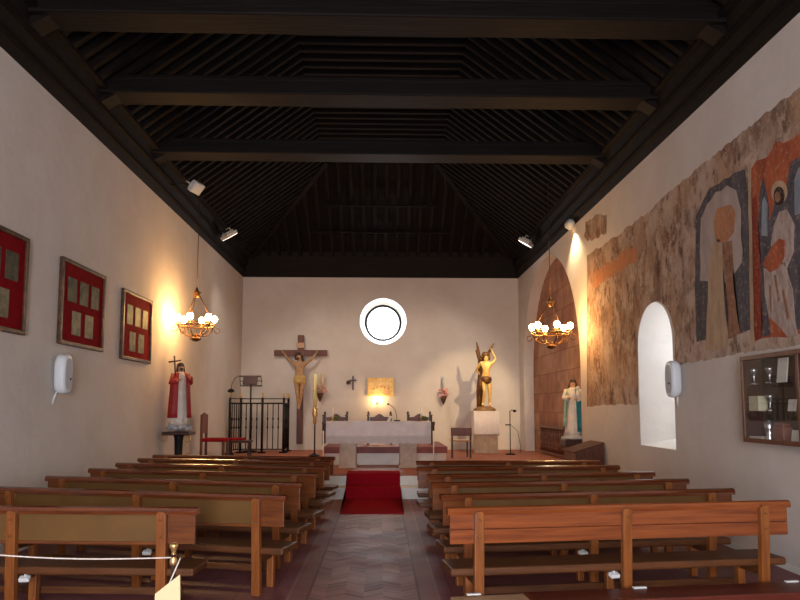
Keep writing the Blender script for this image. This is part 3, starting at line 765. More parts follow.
q = MB(); q.lathe([(.06*s,0), (.075*s,.1*s), (.06*s,.22*s), (.03*s,.26*s)], (.16*s,-.2*s,1.14*s), 14); q.ball((.16*s,-.21*s,1.46*s), .062*s, 2); face(q, (.16*s,-.21*s,1.46*s), .06*s, (0,-1,0)); q.build('child', [ROBEW, EYE_M], r2)
q = MB(); q.lathe([(.25, -.05), (.25, -.02), (.2, .0), (.17, .03)], n=24); q.build('base', CLOUD, r2)

# gilded saint bound to a tree, on a cloth-covered pedestal
GY = 18.3; ga, gb = atY(472.5, 411, GY), atY(497.5, 411, GY); gz = ga.z; gx = (ga.x+gb.x)/2; gw = gb.x-ga.x
gp = thing('statue_pedestal', 'square stone pedestal carrying the gilded statue', 'pedestal', (gx, GY, PLAT)); hz = gz-PLAT
q = MB().box((-gw/2+.04, -.24, 0), (gw/2-.04, .24, hz-.03), .01); q.build('shaft', STONE, gp)
cz2 = atY(484, 434, GY).z-PLAT
q = MB(); q.box((-gw/2, -.29, hz-.025), (gw/2, .29, hz)); 
f_ = cloth_front(-.285, hz, cz2, -gw/2, gw/2, .006); q.join(f_)
q.box((-gw/2, -.285, cz2+.02), (-gw/2+.01, .285, hz-.02)); q.box((gw/2-.01, -.285, cz2-.03), (gw/2, .285, hz-.02))
o = q.build('pedestal_cloth', CLOTH, None, (gx, GY, PLAT)); tag(o, 'white cloth draped over the pedestal of the gilded statue', 'cloth')
gt = thing('gilded_statue', 'gilded statue of a young saint bound to a tree on a white-draped pedestal', 'statue', (gx, GY, gz+.006))
hgt = atY(484, 352, GY).z-gz-.13
J, s = std(hgt, {'l': ((.34,.06,1.55), (.22,.10,1.82)), 'r': ((-.3,.12,1.2), (-.12,.2,1.02))},
        {'l': ((.12,-.04,.5), (.11,.02,.09), (.13,-.1,.04)), 'r': ((-.06,-.12,.52), (-.10,.0,.10), (-.13,-.11,.05))}, lean=(.03,0), hd=(-.05,-.02))
def ex(q):
    face(q, (-.01*s, -.02*s, 1.63*s), .088*s, (-.3,-1,.1))
    for sd, e in (('l', 1), ('r', -1)):
        wr = Vector(J['wr'+sd][0]); el = Vector(J['el'+sd][0]); hand(q, wr, wr-el, .085*s, .5, -e)
b_ = skin_body('body', J, BODY_E, GOLD, gt, 'pel', ex); b_.location = (.02, -.06, .10)
q = MB().lathe([(.14*s, .74*s), (.165*s, .78*s), (.178*s, .84*s), (.178*s, .90*s), (.165*s, .95*s), (.145*s, .98*s), (.12*s, .985*s)], (0,0,0), 36, lambda a, t: 1+.05*math.sin(7*a+5*t), 1.05, .8)
q.tube([(-.15*s,-.06*s,.93*s), (-.19*s,-.08*s,.8*s), (-.17*s,-.05*s,.6*s), (-.2*s,-.03*s,.42*s)], [.03*s,.06*s,.055*s,.02*s], 10); q.build('loincloth', GOLDD, b_)
q = MB(); q.ball((-.01*s, .025*s, 1.67*s), .125*s, 2, (1,1,.95))
for k_ in range(14): a = -.5+k_*(PI+1)/13; q.ball((.125*s*math.cos(a)-.01*s, .10*s*math.sin(a)+.02*s, 1.58*s+.04*s*math.sin(k_*2)), .055*s, 1)
q.build('hair', GOLDD, b_)
q = MB(); q.tube([(-.1,.12,0), (-.12,.14,.5), (-.08,.13,1.0), (-.1,.12,1.35), (-.2,.1,1.6)], [.1,.085,.075,.06,.03], 10)
zt_ = atY(477, 342, GY).z-gz
q.tube([(-.1,.12,1.3), (-.16,.1,zt_-.15), (-.19,.1,zt_)], [.05,.035,.015], 8); q.tube([(-.09,.12,1.25), (.1,.14,1.45), (.2,.12,zt_-.15), (.27,.1,zt_-.03)], [.05,.045,.03,.012], 8)
q.build('tree', GOLDD, gt)
q = MB(); q.lathe([(.27,0), (.27,.03), (.23,.07), (.15,.11), (.05,.12)], n=24, fold=lambda a, t: 1+.1*math.sin(5*a)+.06*math.sin(9*a)); q.build('rock_base', ROCK, gt)

# ------------------------------------------------------------------ iron grille with lectern
gy = 18.35
def gpt(px, y=gy): return atY(px, 430, y).x
xl, xr = gpt(240.5), gpt(283.5); ztop = atY(260, 398, gy).z-PLAT
ig = thing('iron_grille', 'black wrought-iron grille screen with brass finials in the left corner', 'grille', (xl, gy, PLAT))
w_ = xr-xl
def panel(a, b, nb, last=True):
    a, b = Vector((*a, 0)), Vector((*b, 0)); q = MB()
    for z, r_ in ((.10, .016), (ztop-.14, .022), (ztop-.02, .014)): q.tube([a+Vector((0,0,z)), b+Vector((0,0,z))], r_, 6)
    q.build('rail', IRON, ig)
    for i in range(1, nb):
        p_ = a.lerp(b, i/nb); zz = [.1, .62, .66, .70, .84, .88, .92, ztop-.14]; q = MB()
        q.tube([p_+Vector((0,0,z)) for z in zz], [.013,.013,.026,.015,.015,.026,.013,.013], 8); q.build('bar', IRON, ig)
def gpost(p_):
    q = MB(); q.tube([(*p_, 0), (*p_, ztop)], .032, 8); q.obox((*p_, .02), (.16, .16, .04), (0,0,.785), .01); q.build('post', IRON, ig)
    MB().lathe([(.02, ztop), (.03, ztop+.03), (.018, ztop+.06), (.03, ztop+.1), (.005, ztop+.14)], (*p_, 0), 12).build('finial', BRASS, ig)
lft = (gpt(229.5, gy-.45)-xl, -.45)
panel((0,0), (w_/2,0), 4); panel((w_/2,0), (w_,0), 4); panel(lft, (0,0), 5); panel((w_,0), (w_+.02,.75), 5)
for p_ in ((0,0), (w_/2,0), (w_,0), lft, (w_+.02,.75)): gpost(p_)
lc = atY(251, 381, gy+.35)
le = thing('book_stand', 'dark lectern with sloped book rest and red book rising behind the grille', 'lectern', (lc.x, gy+.35, PLAT)); hz = lc.z-PLAT
MB().lathe([(.2, 0), (.2, .03), (.04, .07)], n=20).build('base', IRON, le)
MB().tube([(0,0,.05), (0,0,hz-.12)], .02, 8).build('pole', IRON, le)
q = MB()
fr_ = [(-.26,-.06,hz-.13), (.3,-.06,hz-.13), (.25,.08,hz+.13), (-.32,.08,hz+.13)]
q.tube(fr_, .018, 6, closed=True); q.tube([(-.3,.0,hz), (.3,.0,hz)], .012, 6); q.tube([(0,0,hz-.13), (0,.0,hz)], .02, 6); q.build('rest', IRON, le)
q = MB(); q.obox((-.01, -.055, hz+.02), (.38, .04, .27), (-.5,0,0), .01); o = q.build('open_book', BOOKR); o.location = le.location; tag(o, 'dark red book resting on the lectern behind the grille', 'book')
q = MB(); mb_ = atY(231, 391, gy-.8)
mo = thing('reading_lamp', 'thin gooseneck lamp curving over the left post of the grille', 'lamp', (mb_.x, gy-.8, PLAT)); hz = mb_.z-PLAT
MB().lathe([(.1,0), (.1,.02), (.02,.05)], n=16).build('base', IRON, mo)
MB().tube([(0,0,.03), (0,0,hz), (.02,0,hz+.18), (.1,0,hz+.33), (.2,0,hz+.38)], .008, 6).build('neck', IRON, mo)
MB().lathe([(.03,-.02), (.09,0), (.08,.04), (.03,.08)], (0,0,hz-.02), 14).build('shade', IRON, mo)

# ------------------------------------------------------------------ candle stand, mic stand, side chairs
cp = atY(314.5, 455, 17.2)
cs = thing('paschal_candle_stand', 'tall black candle stand with yellow candle right of the big crucifix', 'candle stand', (cp.x, 17.2, PLAT))
def hz_(y, Y): return atY(314, y, Y).z-PLAT
MB().lathe([(.14,0), (.14,.02), (.06,.05), (.03,.08)], n=18).build('base', IRON, cs)
MB().tube([(0,0,.06), (0,0,hz_(424,17.2))], .018, 8).build('pole', IRON, cs)
MB().lathe([(.02, hz_(425,17.2)), (.05, hz_(422,17.2)), (.035, hz_(418,17.2)), (.075, hz_(414,17.2)), (.05, hz_(411,17.2)), (.07, hz_(409,17.2)), (.045, hz_(407.5,17.2))], n=16).build('holder', BRASS, cs)
MB().tube([(0,0,hz_(408,17.2)), (0,0,hz_(374,17.2))], [.04,.036], 12).build('candle', WAXY, cs)
MB().tube([(0,0,hz_(374,17.2)), (0,0,hz_(374,17.2)+.03)], .004, 5).build('wick', IRON, cs)

mcx = atY(510.5, 456, 17.6)
ms = thing('microphone_stand', 'black microphone stand by the wall right of the gilded statue', 'microphone stand', (mcx.x, 17.6, PLAT)); hz = atY(511, 411, 17.6).z-PLAT
MB().lathe([(.13,0), (.13,.02), (.03,.04)], n=18).build('base', IRON, ms)
MB().tube([(0,0,.03), (0,0,hz)], .012, 8).build('pole', IRON, ms)
MB().tube([(0,0,hz-.02), (.05,0,hz+.03), (.1,0,hz+.01)], .009, 6).build('boom', IRON, ms)
MB().ball((.12,0,hz), .035, 2, (1.4,1,1)).build('capsule', IRON, ms)
MB().box((-.12,-.01,hz-.36), (.02,.01,hz-.33)).build('clamp', IRON, ms)
MB().tube([(.0,0,hz-.34), (.2,.05,hz-.5), (.28,.1,hz-.9), (.26,.1,.02)], .006, 6).build('cable', IRON, ms)

sc_ = atY(460.5, 456, 16.6)
w2 = atY(471, 430, 16.6).x-atY(450.5, 430, 16.6).x
pc = thing('side_chair', 'plain wooden chair with solid back rail left of the gilded statue', 'chair', (sc_.x, 16.6, PLAT))
zt = atY(460, 427.5, 16.6).z-PLAT; zb = atY(460, 435.5, 16.6).z-PLAT
for sx in (-1, 1):
    MB().box((sx*(w2/2-.03)-.02, -.2, 0), (sx*(w2/2-.03)+.02, -.16, zt-.05), .004).build('leg', DARKW, pc)
    MB().box((sx*(w2/2-.06)-.02, .16, 0), (sx*(w2/2-.06)+.02, .2, .4), .004).build('leg', DARKW, pc)
MB().box((-w2/2, -.215, zb), (w2/2, -.185, zt), .008).build('backrest', MIDW, pc)
MB().box((-w2/2+.02, -.2, .38), (w2/2-.02, .22, .42), .008).build('seat', PALEW, pc)

ra_ = atY(202, 414, 14.7)
rc = thing('red_chair', 'wooden side chair with red seat against the left wall', 'chair', (-3.5, 14.75, PLAT), -PI/2)
# local: chair faces -y ; rotated to face +x
rx = atY(203, 440, 14.75).x
rc.location = (rx+.24, 14.75, PLAT); rc.rotation_euler = (0,0,PI/2)
zt = atY(202, 414.5, 14.75).z-PLAT; zs_ = atY(215, 438, 14.75).z-PLAT
for sx in (-1, 1):
    MB().box((sx*.2-.022, .2, 0), (sx*.2+.022, .25, zt), .005).build('leg', MIDW, rc)
    MB().box((sx*.2-.022, -.25, 0), (sx*.2+.022, -.2, zs_-.06), .005).build('leg', MIDW, rc)
q = MB().box((-.23, -.27, zs_-.07), (.23, .22, zs_), .02); q.build('seat', VELVET, rc)
q = MB(); q.prism([(-.2,.21,zs_+.1), (.2,.21,zs_+.1), (.2,.21,zt-.05), (.1,.21,zt+.02), (0,.21,zt+.04), (-.1,.21,zt+.02), (-.2,.21,zt-.05)], (0,.03,0)); q.build('backrest', LEATHER, rc)
p = atY(240, 440, 16.3)
so = thing('low_stool', 'low dark stool with red cushion beside the red chair before the grille', 'stool', (p.x, 16.3, PLAT)); hz = p.z-PLAT+.03
for sx in (-1, 1):
    for sy in (-1, 1): MB().box((sx*.22-.02, sy*.14-.02, 0), (sx*.22+.02, sy*.14+.02, hz-.07), .004).build('leg', DARKW, so)
MB().box((-.27, -.18, hz-.09), (.27, .18, hz-.03), .008).build('seat', DARKW, so); MB().box((-.27, -.17, hz-.03), (.1, .17, hz+.02), .015).build('cushion', VELVET, so)

# ------------------------------------------------------------------ end-wall ornaments
p0, p1 = atY(367.5, 378, BACK), atY(394, 396, BACK)
ic = thing('icon_painting', 'small gilded religious painting hung on the wall above the altar', 'painting', ((p0.x+p1.x)/2, BACK, (p0.z+p1.z)/2)); a_, b_ = (p1.x-p0.x)/2, (p0.z-p1.z)/2
q = MB()
for lo, hi in (((-a_,-.05,-b_), (a_,-.004,-b_+.05)), ((-a_,-.05,b_-.05), (a_,-.004,b_)), ((-a_,-.05,-b_+.05), (-a_+.05,-.004,b_-.05)), ((a_-.05,-.05,-b_+.05), (a_,-.004,b_-.05))): q.box(lo, hi, .006)
q.build('frame', GOLD, ic)
MB().box((-a_+.05,-.03,-b_+.05), (a_-.05,-.006,b_-.05)).build('panel', ICONM, ic)
q = MB()
for k_, (dx, hh_) in enumerate(((-.2,.16), (-.1,.2), (0,.24), (.1,.2), (.2,.16))):
    q.prism([(dx-.05,-.031,-b_+.06), (dx+.05,-.031,-b_+.06), (dx+.035,-.031,-b_+.06+hh_*.7), (dx-.035,-.031,-b_+.06+hh_*.7)], (0,-.004,0)); q.tube([(dx,-.031,-b_+.06+hh_*.85), (dx,-.036,-b_+.06+hh_*.85)], .035, 10)
q.build('painted_figures', ICOND, ic)
p = atY(377.5, 401.5, BACK)
pl_ = thing('picture_lamp', 'small lit wall lamp just below the gilded painting', 'lamp', (p.x, BACK, p.z))
MB().box((-.04,-.05,-.04), (.04,-.004,.04), .006).build('bracket', BRASS, pl_); MB().tube([(0,-.05,0), (0,-.13,-.01), (0,-.17,.01)], .012, 6).build('arm', BRASS, pl_)
MB().ball((0,-.17,.05), .035, 2).build('bulb', PLAMP, pl_)
p = atY(353, 383, BACK)
wc = thing('wall_cross', 'small dark metal cross on the wall left of the gilded painting', 'cross', (p.x, BACK, p.z))
q = MB().box((-.02,-.04,-.2), (.02,-.01,.2), .004); q.build('upright', DARKW, wc); MB().box((-.1,-.042,.05), (.1,-.012,.09), .004).build('crossbar', DARKW, wc)
p = atY(348.5, 382.5, BACK)
o = MB().tube([(0,-.04,0), (0,-.003,0)], .06, 16).build('wall_medallion', GILT, None, (p.x, BACK, p.z)); tag(o, 'small round gilt medallion beside the little wall cross', 'medallion')
for px, py, lab, w3 in ((320.5, 388, 'spray of cream and pink flowers in a wall bracket beside the candle stand', .3), (443, 391, 'pink flowers and candle in a wall bracket left of the gilded statue', .24)):
    p = atY(px, py, BACK)
    fb = thing('flower_bracket', lab, 'flowers', (p.x, BACK, p.z), 0, 'flower brackets on the end wall')
    q = MB().lathe([(.01,-.38), (.05,-.3), (.09,-.2), (.1,-.14)], (0,-.12,0), 12); q.build('vase', GILT, fb)
    MB().tube([(0,-.0005,-.25), (0,-.12,-.28)], .012, 6).build('arm', BRASS, fb)
    q = MB(); rnd = random.Random(px)
    for k_ in range(26): q.ball((rnd.uniform(-w3,w3)*.55, -.12+rnd.uniform(-.07,.07), rnd.uniform(-.16,.06)), rnd.uniform(.025,.045), 1)
    q.build('blooms', PETAL, fb)
    q = MB()
    for k_ in range(16):
        x_ = rnd.uniform(-.08,.1); q.tube([(x_*.3,-.12,-.14), (x_,-.12+rnd.uniform(-.05,.05),.1), (x_*1.4,-.12,rnd.uniform(.2,.42))], [.006,.012,.02], 5)
    if px < 400: q.build('sprays', PETALW, fb)
    else: q.bm.free()
    if px > 400: MB().tube([(0,-.1,.02), (0,-.1,.40)], .03, 8).build('candle', GREYP, fb)

# ------------------------------------------------------------------ left-wall frames
def wall_l(px, py, X): return atX(px, py, X)
def make_frame(w, h):
    r = thing('photo_frame', 'frame', 'frame')       # hangs on the left wall, local x = along wall (+y world), faces local -y
    q = MB()
    for lo, hi in (((-w/2,-.055,-h/2), (w/2,-.004,-h/2+.05)), ((-w/2,-.055,h/2-.05), (w/2,-.004,h/2)), ((-w/2,-.055,-h/2+.05), (-w/2+.05,-.004,h/2-.05)), ((w/2-.05,-.055,-h/2+.05), (w/2,-.004,h/2-.05))): q.box(lo, hi, .008)
    q.build('moulding', GILT, r)
    MB().box((-w/2+.05,-.03,-h/2+.05), (w/2-.05,-.008,h/2-.05)).build('felt_backing', FELT, r)
    k_ = 0
    for zz, xs in ((.17, (-.35, 0, .35)), (-.24, (-.2, .19))):
        for x in xs:
            MB().box((x-.125,-.038,zz-.15), (x+.125,-.031,zz+.15)).build('print', PRINT2 if zz < 0 else PRINT, r)
    return r
fr0 = make_frame(1.33, 1.07)
for i, (yc, zc, lab) in enumerate(((9.17, 2.86, 'red felt frame of five prints above the left loudspeaker'), (11.2, 2.82, 'red felt frame of five prints nearest the left chandelier'), (7.02, 2.87, 'red felt frame of prints cut off by the left edge of the photo'))):
    loc = (-W, yc, zc)
    if i == 0: fr0.location = loc; fr0.rotation_euler = (0,0,PI/2); fr0['label'] = lab; fr0['group'] = 'red frames on the left wall'
    else: dup(fr0, loc, PI/2, lab, 'red frames on the left wall')

# ------------------------------------------------------------------ loudspeakers
def make_speaker():
    r = thing('loudspeaker', 'x', 'loudspeaker')
    q = MB(); pts = []
    for i in range(24):
        a = 2*PI*i/24; c, s_ = math.cos(a), math.sin(a)
        pts.append((.135*math.copysign(abs(c)**.75, c), .24*math.copysign(abs(s_)**.6, s_)))
    rings = [(-.03, .9), (-.06, 1), (-.12, 1), (-.145, .93), (-.155, .8)]
    vs = [[q.bm.verts.new((x*k_, y, z*(1-(1-k_)*.7))) for x, z in pts] for y, k_ in rings]; fs = []
    for a, b in zip(vs, vs[1:]):
        for j in range(24): fs.append(q.bm.faces.new((a[j], a[(j+1) % 24], b[(j+1) % 24], b[j])))
    fs += [q.bm.faces.new(vs[0]), q.bm.faces.new(vs[-1])]; q._tag(fs, True); q.build('cabinet', PLASTIC, r)
    q = MB(); q.prism([(x*.72, -.153, z*.78) for x, z in pts], (0, -.006, 0)); q.build('grille', GREYP, r)
    MB().box((-.05,-.04,-.1), (.05,-.003,.1), .005).build('wall_mount', GREYP, r)
    MB().ball((.03,-.162,-.06), .014, 1).build('badge', IRON, r)
    return r
sp0 = make_speaker()
p = atX(56, 374, -W); sp0.location = p+Vector((0,0,0)); sp0.rotation_euler = (0,0,PI/2-.35); sp0['label'] = 'white oval loudspeaker on the left wall under the red frames'; sp0['group'] = 'oval wall loudspeakers'
sp0.rotation_euler = (0,0,PI/2)
MB().tube([(-.02,-.03,-.2), (-.06,-.02,-.28), (-.08,-.01,-.36)], .012, 6).build('cable', PLASTIC, sp0)
p = atX(680, 379, W)
r_ = dup(sp0, p, -PI/2, 'white oval loudspeaker on the right wall beside the window niche')

# ------------------------------------------------------------------ chandeliers
def make_chandelier(r_, name_lab, loc, rot):
    c = thing('chandelier', name_lab, 'chandelier', loc, 0, 'wrought chandeliers near the altar')
    # origin at ring level
    q = MB()
    q.tube([(r_*math.cos(a), r_*math.sin(a), 0) for a in [2*PI*k_/36 for k_ in range(36)]], .014, 8, closed=True)
    q.tube([(r_*math.cos(a), r_*math.sin(a), .05) for a in [2*PI*k_/36 for k_ in range(36)]], .008, 6, closed=True)
    q.build('ring', BRONZE, c)
    q = MB()
    for k_ in range(3):
        a = rot+k_*2*PI/3; q.tube([(r_*math.cos(a), r_*math.sin(a), .03), (.05*math.cos(a), .05*math.sin(a), .58)], .009, 6)
    q.build('suspension_rods', BRONZE, c)
    MB().lathe([(.02,.52), (.07,.56), (.05,.6), (.09,.62), (.03,.66), (.015,.72)], n=12).build('crown', BRONZE, c)
    MB().tube([(0,0,.68), (0,0,5.62-loc[2]+.25)], .008, 6).build('chain', BRONZE, c)
    q = MB().lathe([(.005,-.29), (.05,-.28), (.1,-.25), (.1,-.22), (.03,-.2), (.03,-.14)], n=16); q.build('pendant', BRONZE, c)
    for k_ in range(6):
        a = rot+k_*PI/3; u = Vector((math.cos(a), math.sin(a), 0)); z = Vector((0,0,1))
        q = MB()
        q.tube([u*.03-z*.17, u*r_*.5-z*.19, u*r_*.85-z*.1, u*r_-z*.0], .011, 6)
        pts = [u*(r_+.02)-z*.02]+[u*(r_+.055+.05*math.cos(b))-z*(.07+.05*math.sin(b)) for b in [-.8+.6*j for j in range(8)]]
        q.tube(pts, .008, 6); q.build('scroll_arm', BRONZE, c)
        q = MB(); q.lathe([(.012,0), (.04,.02), (.042,.03), (.018,.035)], u*r_, 10); q.tube([u*r_+z*.03, u*r_+z*.085], .013, 8); q.build('candle_sleeve', BRASS, c)
        q = MB(); q.lathe([(.012,.08), (.04,.095), (.058,.125), (.06,.15), (.05,.178), (.03,.197), (.006,.205)], u*r_, 12); b = q.build('bulb', BULB, c); b['label'] = 'glowing bulb'
    return c
p = atY(196, 326, 12.95); make_chandelier(.33, 'lit six-bulb chandelier hanging beside the left wall', (p.x, 12.95, p.z), .45)
p = atY(551, 334, 13.1); make_chandelier(.36, 'lit six-bulb chandelier hanging in front of the right arch', (p.x, 13.1, p.z), .6)

# ------------------------------------------------------------------ ceiling lamps
def lamp_light(name, loc, target, energy, size, color, spot=None):
    l = bpy.data.lights.new(name, 'SPOT' if spot else 'AREA'); l.energy = energy; l.color = color
    if spot: l.spot_size = spot; l.spot_blend = .6; l.shadow_soft_size = size
    else: l.size = size; l.shape = 'DISK'
    o = bpy.data.objects.new(name, l); col.objects.link(o); o.location = loc
    o.rotation_euler = (Vector(target)-Vector(loc)).to_track_quat('-Z', 'Y').to_euler(); o['kind'] = 'helper'
    return o
def flood(px, py, Y, target, lens, lab, name='floodlight', w=.4):
    p = atY(px, py, Y); d = (Vector(target)-p).normalized()
    r = thing(name, lab, 'lamp', p); R = d.to_track_quat('-Z', 'Y').to_matrix().to_4x4()
    def addm(q, n_, m_):
        t = MB(); t.join(q, R); t.build(n_, m_, r)
    q = MB().box((-w/2,-w*.36,0), (w/2,w*.36,.09), .02); q.box((-w*.35,-w*.25,.09), (w*.35,w*.25,.13), .01); addm(q, 'housing', LAMPG)
    q = MB().box((-w/2+.02,-w*.36+.02,-.006), (w/2-.02,w*.36-.02,-.001)); addm(q, 'lens', lens)
    q = MB().tube([(-w/2-.015,0,.05), (-w/2-.015,0,.19), (w/2+.015,0,.19), (w/2+.015,0,.05)], .01, 6); addm(q, 'yoke', LAMPG)
    top = p+R.to_3x3() @ Vector((0,0,.19)); sgn = -1 if p.x < 0 else 1
    wallp = Vector((sgn*(W-.12), p.y, max(TOP+.3, p.z)))
    MB().tube([top-p, wallp-p], .012, 6).build('bracket_arm', IRON, r)
    return p, d
P = {}
P['fl'] = flood(230, 237, 16.0, (-.6, 18.0, 0.3), FLOODLENS, 'white lit floodlight under the ceiling in the far left corner')
P['fr'] = flood(525, 244, 16.6, (.6, 18.2, 0.3), FLOODLENS, 'white lit floodlight under the ceiling in the far right corner')
P['sl'] = flood(198, 189, 12.4, (.6, 11.2, 2.2), LAMPG, 'unlit white spotlight on the left, tilted towards the nave', 'spotlight', .3)
gtop = Vector((gx, GY, gz+.9))
# warm round spotlight high on the right wall
p = atX(569, 226, W-.12); d = (gtop-p).normalized(); R = d.to_track_quat('-Z', 'Y').to_matrix().to_4x4()
r = thing('wall_spotlight', 'round warm spotlight at the top of the right wall above the arch', 'lamp', p)
t = MB(); t.join(MB().lathe([(.09,-.02), (.1,.02), (.08,.12), (.03,.16)], n=18), R); t.build('housing', LAMPG, r)
t = MB(); t.join(MB().lathe([(.02,-.03), (.088,-.022), (.088,-.02), (.02,-.02)], n=18), R); t.build('lens', SPOTLENS, r)
MB().tube([(0,0,0), (.115,0,.05)], .015, 6).build('bracket_arm', LAMPG, r)
P['sp'] = (p, d)

# ------------------------------------------------------------------ mural on the right wall
mu = thing('wall_mural', 'faded medieval wall painting spread along the upper right wall', 'mural', (W, 9, 3))
ofs = Vector((W, 9, 3))
def paint(name, poly, mt, layer, jit=.02, sub=5, seed=1):
    rnd = random.Random(seed); X = W-.001
    P3 = [atX(*p, W) for p in poly]; out = []
    for a, b in zip(P3, P3[1:]+P3[:1]):
        L = (b-a).length; k_ = max(1, int(L/.12)) if jit else 1
        for i in range(k_):
            q_ = a.lerp(b, i/k_)
            if jit: q_ = q_+Vector((0, rnd.uniform(-jit, jit), rnd.uniform(-jit, jit)))
            out.append(Vector((-.0005, q_.y-9, q_.z-3)))
    q = MB(); q.prism(out, (-.002-.0015*layer, 0, 0)); return q.build(name, mt, mu)
def fresco_ground():
    m = bpy.data.materials.new('fresco_ground'); m.use_nodes = True; nt = m.node_tree; bs = nt.nodes['Principled BSDF']
    N = nt.nodes.new; L = nt.links.new
    tc = N('ShaderNodeTexCoord')
    def noise(scale, st, det=6, rough=.6, off=0):
        mp = N('ShaderNodeMapping'); mp.inputs['Scale'].default_value = st; mp.inputs['Location'].default_value = (off, off, off); L(tc.outputs['Object'], mp.inputs[0])
        n = N('ShaderNodeTexNoise'); n.inputs['Scale'].default_value = scale; n.inputs['Detail'].default_value = det; n.inputs['Roughness'].default_value = rough
        L(mp.outputs[0], n.inputs[0]); return n.outputs['Fac']
    def layer(c, fac, lo, hi, amt, rgb):
        mr = N('ShaderNodeMapRange'); mr.inputs[1].default_value = lo; mr.inputs[2].default_value = hi; mr.inputs[4].default_value = amt; L(fac, mr.inputs[0])
        mx = N('ShaderNodeMix'); mx.data_type = 'RGBA'; L(mr.outputs[0], mx.inputs[0]); mx.inputs[7].default_value = (*lin(rgb), 1)
        if isinstance(c, tuple): mx.inputs[6].default_value = (*lin(c), 1)
        else: L(c, mx.inputs[6])
        return mx.outputs[2]
    c = layer((186,164,148), noise(.9, (1,1,1), 4), .44, .56, .9, (158,132,112))
    c = layer(c, noise(1.4, (1,1,.6), 5, off=3), .5, .6, .6, (174,134,100))
    c = layer(c, noise(2.2, (1,1.2,.75), 8, .7, 7), .5, .6, .8, (116,90,76))
    c = layer(c, noise(2.6, (1,1.2,.7), 8, .7, 13), .53, .62, .7, (150,106,86))
    c = layer(c, noise(4.5, (1,1.3,.65), 9, .75, 19), .53, .62, .8, (88,66,58))
    c = layer(c, noise(3.5, (1,1,.8), 10, .75, 29), .52, .6, .85, (192,170,152))
    c = layer(c, noise(14, (1,1,.7), 8, .75, 31), .54, .64, .55, (196,176,158))
    L(c, bs.inputs['Base Color']); bs.inputs['Roughness'].default_value = .95; bs.inputs['Specular IOR Level'].default_value = .1
    return m
M_GR = fresco_ground()
M_OR = worn('fresco_orange', (180,98,66), (146,76,52), .6, 6)
M_OF = worn('fresco_faded_orange', (190,132,96), (168,116,84), .9, 6)
M_SL = worn('fresco_slate', (98,92,94), (74,70,74), .55, 6)
M_PK = worn('fresco_pale', (182,166,156), (160,146,140), .6, 7)
M_BL = worn('fresco_blue', (150,156,162), (120,126,134), .6, 7)
M_WH = worn('fresco_white', (190,172,160), (146,124,114), .5, 9, (1,1.4,.6))
M_BR = worn('fresco_brown', (160,116,90), (122,86,66), .7, 6, (1,1.2,.6))
M_RD = worn('fresco_red', (146,66,48), (118,50,40), .5, 7)
M_DK = worn('fresco_dark', (74,56,50), (54,42,40), .4, 10)
M_TN = worn('fresco_tan', (190,164,134), (166,136,108), .7, 8)
def lerp_line(pts, x):
    for (x0, y0), (x1, y1) in zip(pts, pts[1:]):
        if x0 <= x <= x1: return y0+(y1-y0)*(x-x0)/(x1-x0)
    return pts[-1][1]
g_top = [(587,255),(617,236),(650,210),(680,183),(715,155),(748,128),(783,100),(815,76),(850,48)]
g_bot = [(587,406),(638,404),(638.01,330),(642,315),(648,305),(657,300.5),(664,304),(670,313),(675,332),(675.01,366),(735,354),(800,345),(850,325)]
xs = sorted(set([587+i*3 for i in range(88)]+[638,638.01,675,675.01]))
rnd = random.Random(5); cols = []
for x in xs:
    t, b2 = lerp_line(g_top, x), lerp_line(g_bot, x)
    jt = rnd.uniform(-1.6, 1.6); jb = 0 if 636 < x < 677 else rnd.uniform(-1, 1)
    t3, b3 = atX(x, t+jt, W)-ofs, atX(x, b2+jb, W)-ofs
    cols.append((t3, b3))
q = MB()
for (t0, b0), (t1, b1) in zip(cols, cols[1:]):
    if abs(t0.y-t1.y) < .004: continue
    q.quad(*[p+Vector((-.0025,0,0)) for p in (t0, t1, b1, b0)])
    q.quad(*[p+Vector((-.0005,0,0)) for p in (t0, b0, b1, t1)])
    for a, b in ((t0, t1), (b0, b1)): q.quad(a+Vector((-.0005,0,0)), b+Vector((-.0005,0,0)), b+Vector((-.0025,0,0)), a+Vector((-.0025,0,0)))
q.build('plaster_ground', M_GR, mu)
paint('upper_patch', [(584,238),(586,222),(600,213),(607,216),(606,232),(592,242)], M_GR, 0, .03, seed=2)
paint('orange_band', [(593,288),(594,272),(616,258),(637,243),(638,262),(615,274)], M_OF, 1, .04, seed=3)
paint('painted_arch', [(696,215),(709,189),(746,167),(752,240),(752,330),(735,334),(708,339),(697,342),(695,270)], M_SL, 1, .015, seed=7)
paint('arch_opening', [(700,282),(701,220),(707,204),(716,193),(727,187),(736,191),(741,210),(743,262),(730,282)], M_PK, 2, .015, seed=8)
paint('orange_hood', [(714,222),(717,210),(732,203),(736,212),(734,232),(726,243),(716,240)], M_OF, 3, .015, seed=9)
paint('pale_robe', [(709,268),(713,245),(720,238),(724,262),(725,300),(729,345),(716,350),(706,349),(708,300)], M_TN, 3, .015, seed=10)
paint('tree_trunk', [(723,243),(733,240),(734,290),(741,332),(729,338),(728,300)], M_BR, 4, .015, seed=11)
paint('pale_divider', [(748,165),(751,163),(755,343),(751,346)], M_TN, 2, .008, seed=12)
paint('red_panel', [(751,170),(757,162),(766,157),(772,148),(777,139),(784,142),(791,139),(800,134),(812,124),(850,100),(850,318),(800,333),(756,341)], M_OR, 1, .02, seed=13)
paint('red_border', [(752,200),(757,196),(761,260),(762,338),(755,341)], M_RD, 2, .008, seed=14)
paint('dark_niche', [(759,225),(760,195),(764,177),(768,195),(770,222),(774,205),(779,184),(787,190),(791,162),(800,156),(850,128),(850,316),(800,330),(763,336)], M_SL, 2, .012, seed=15)
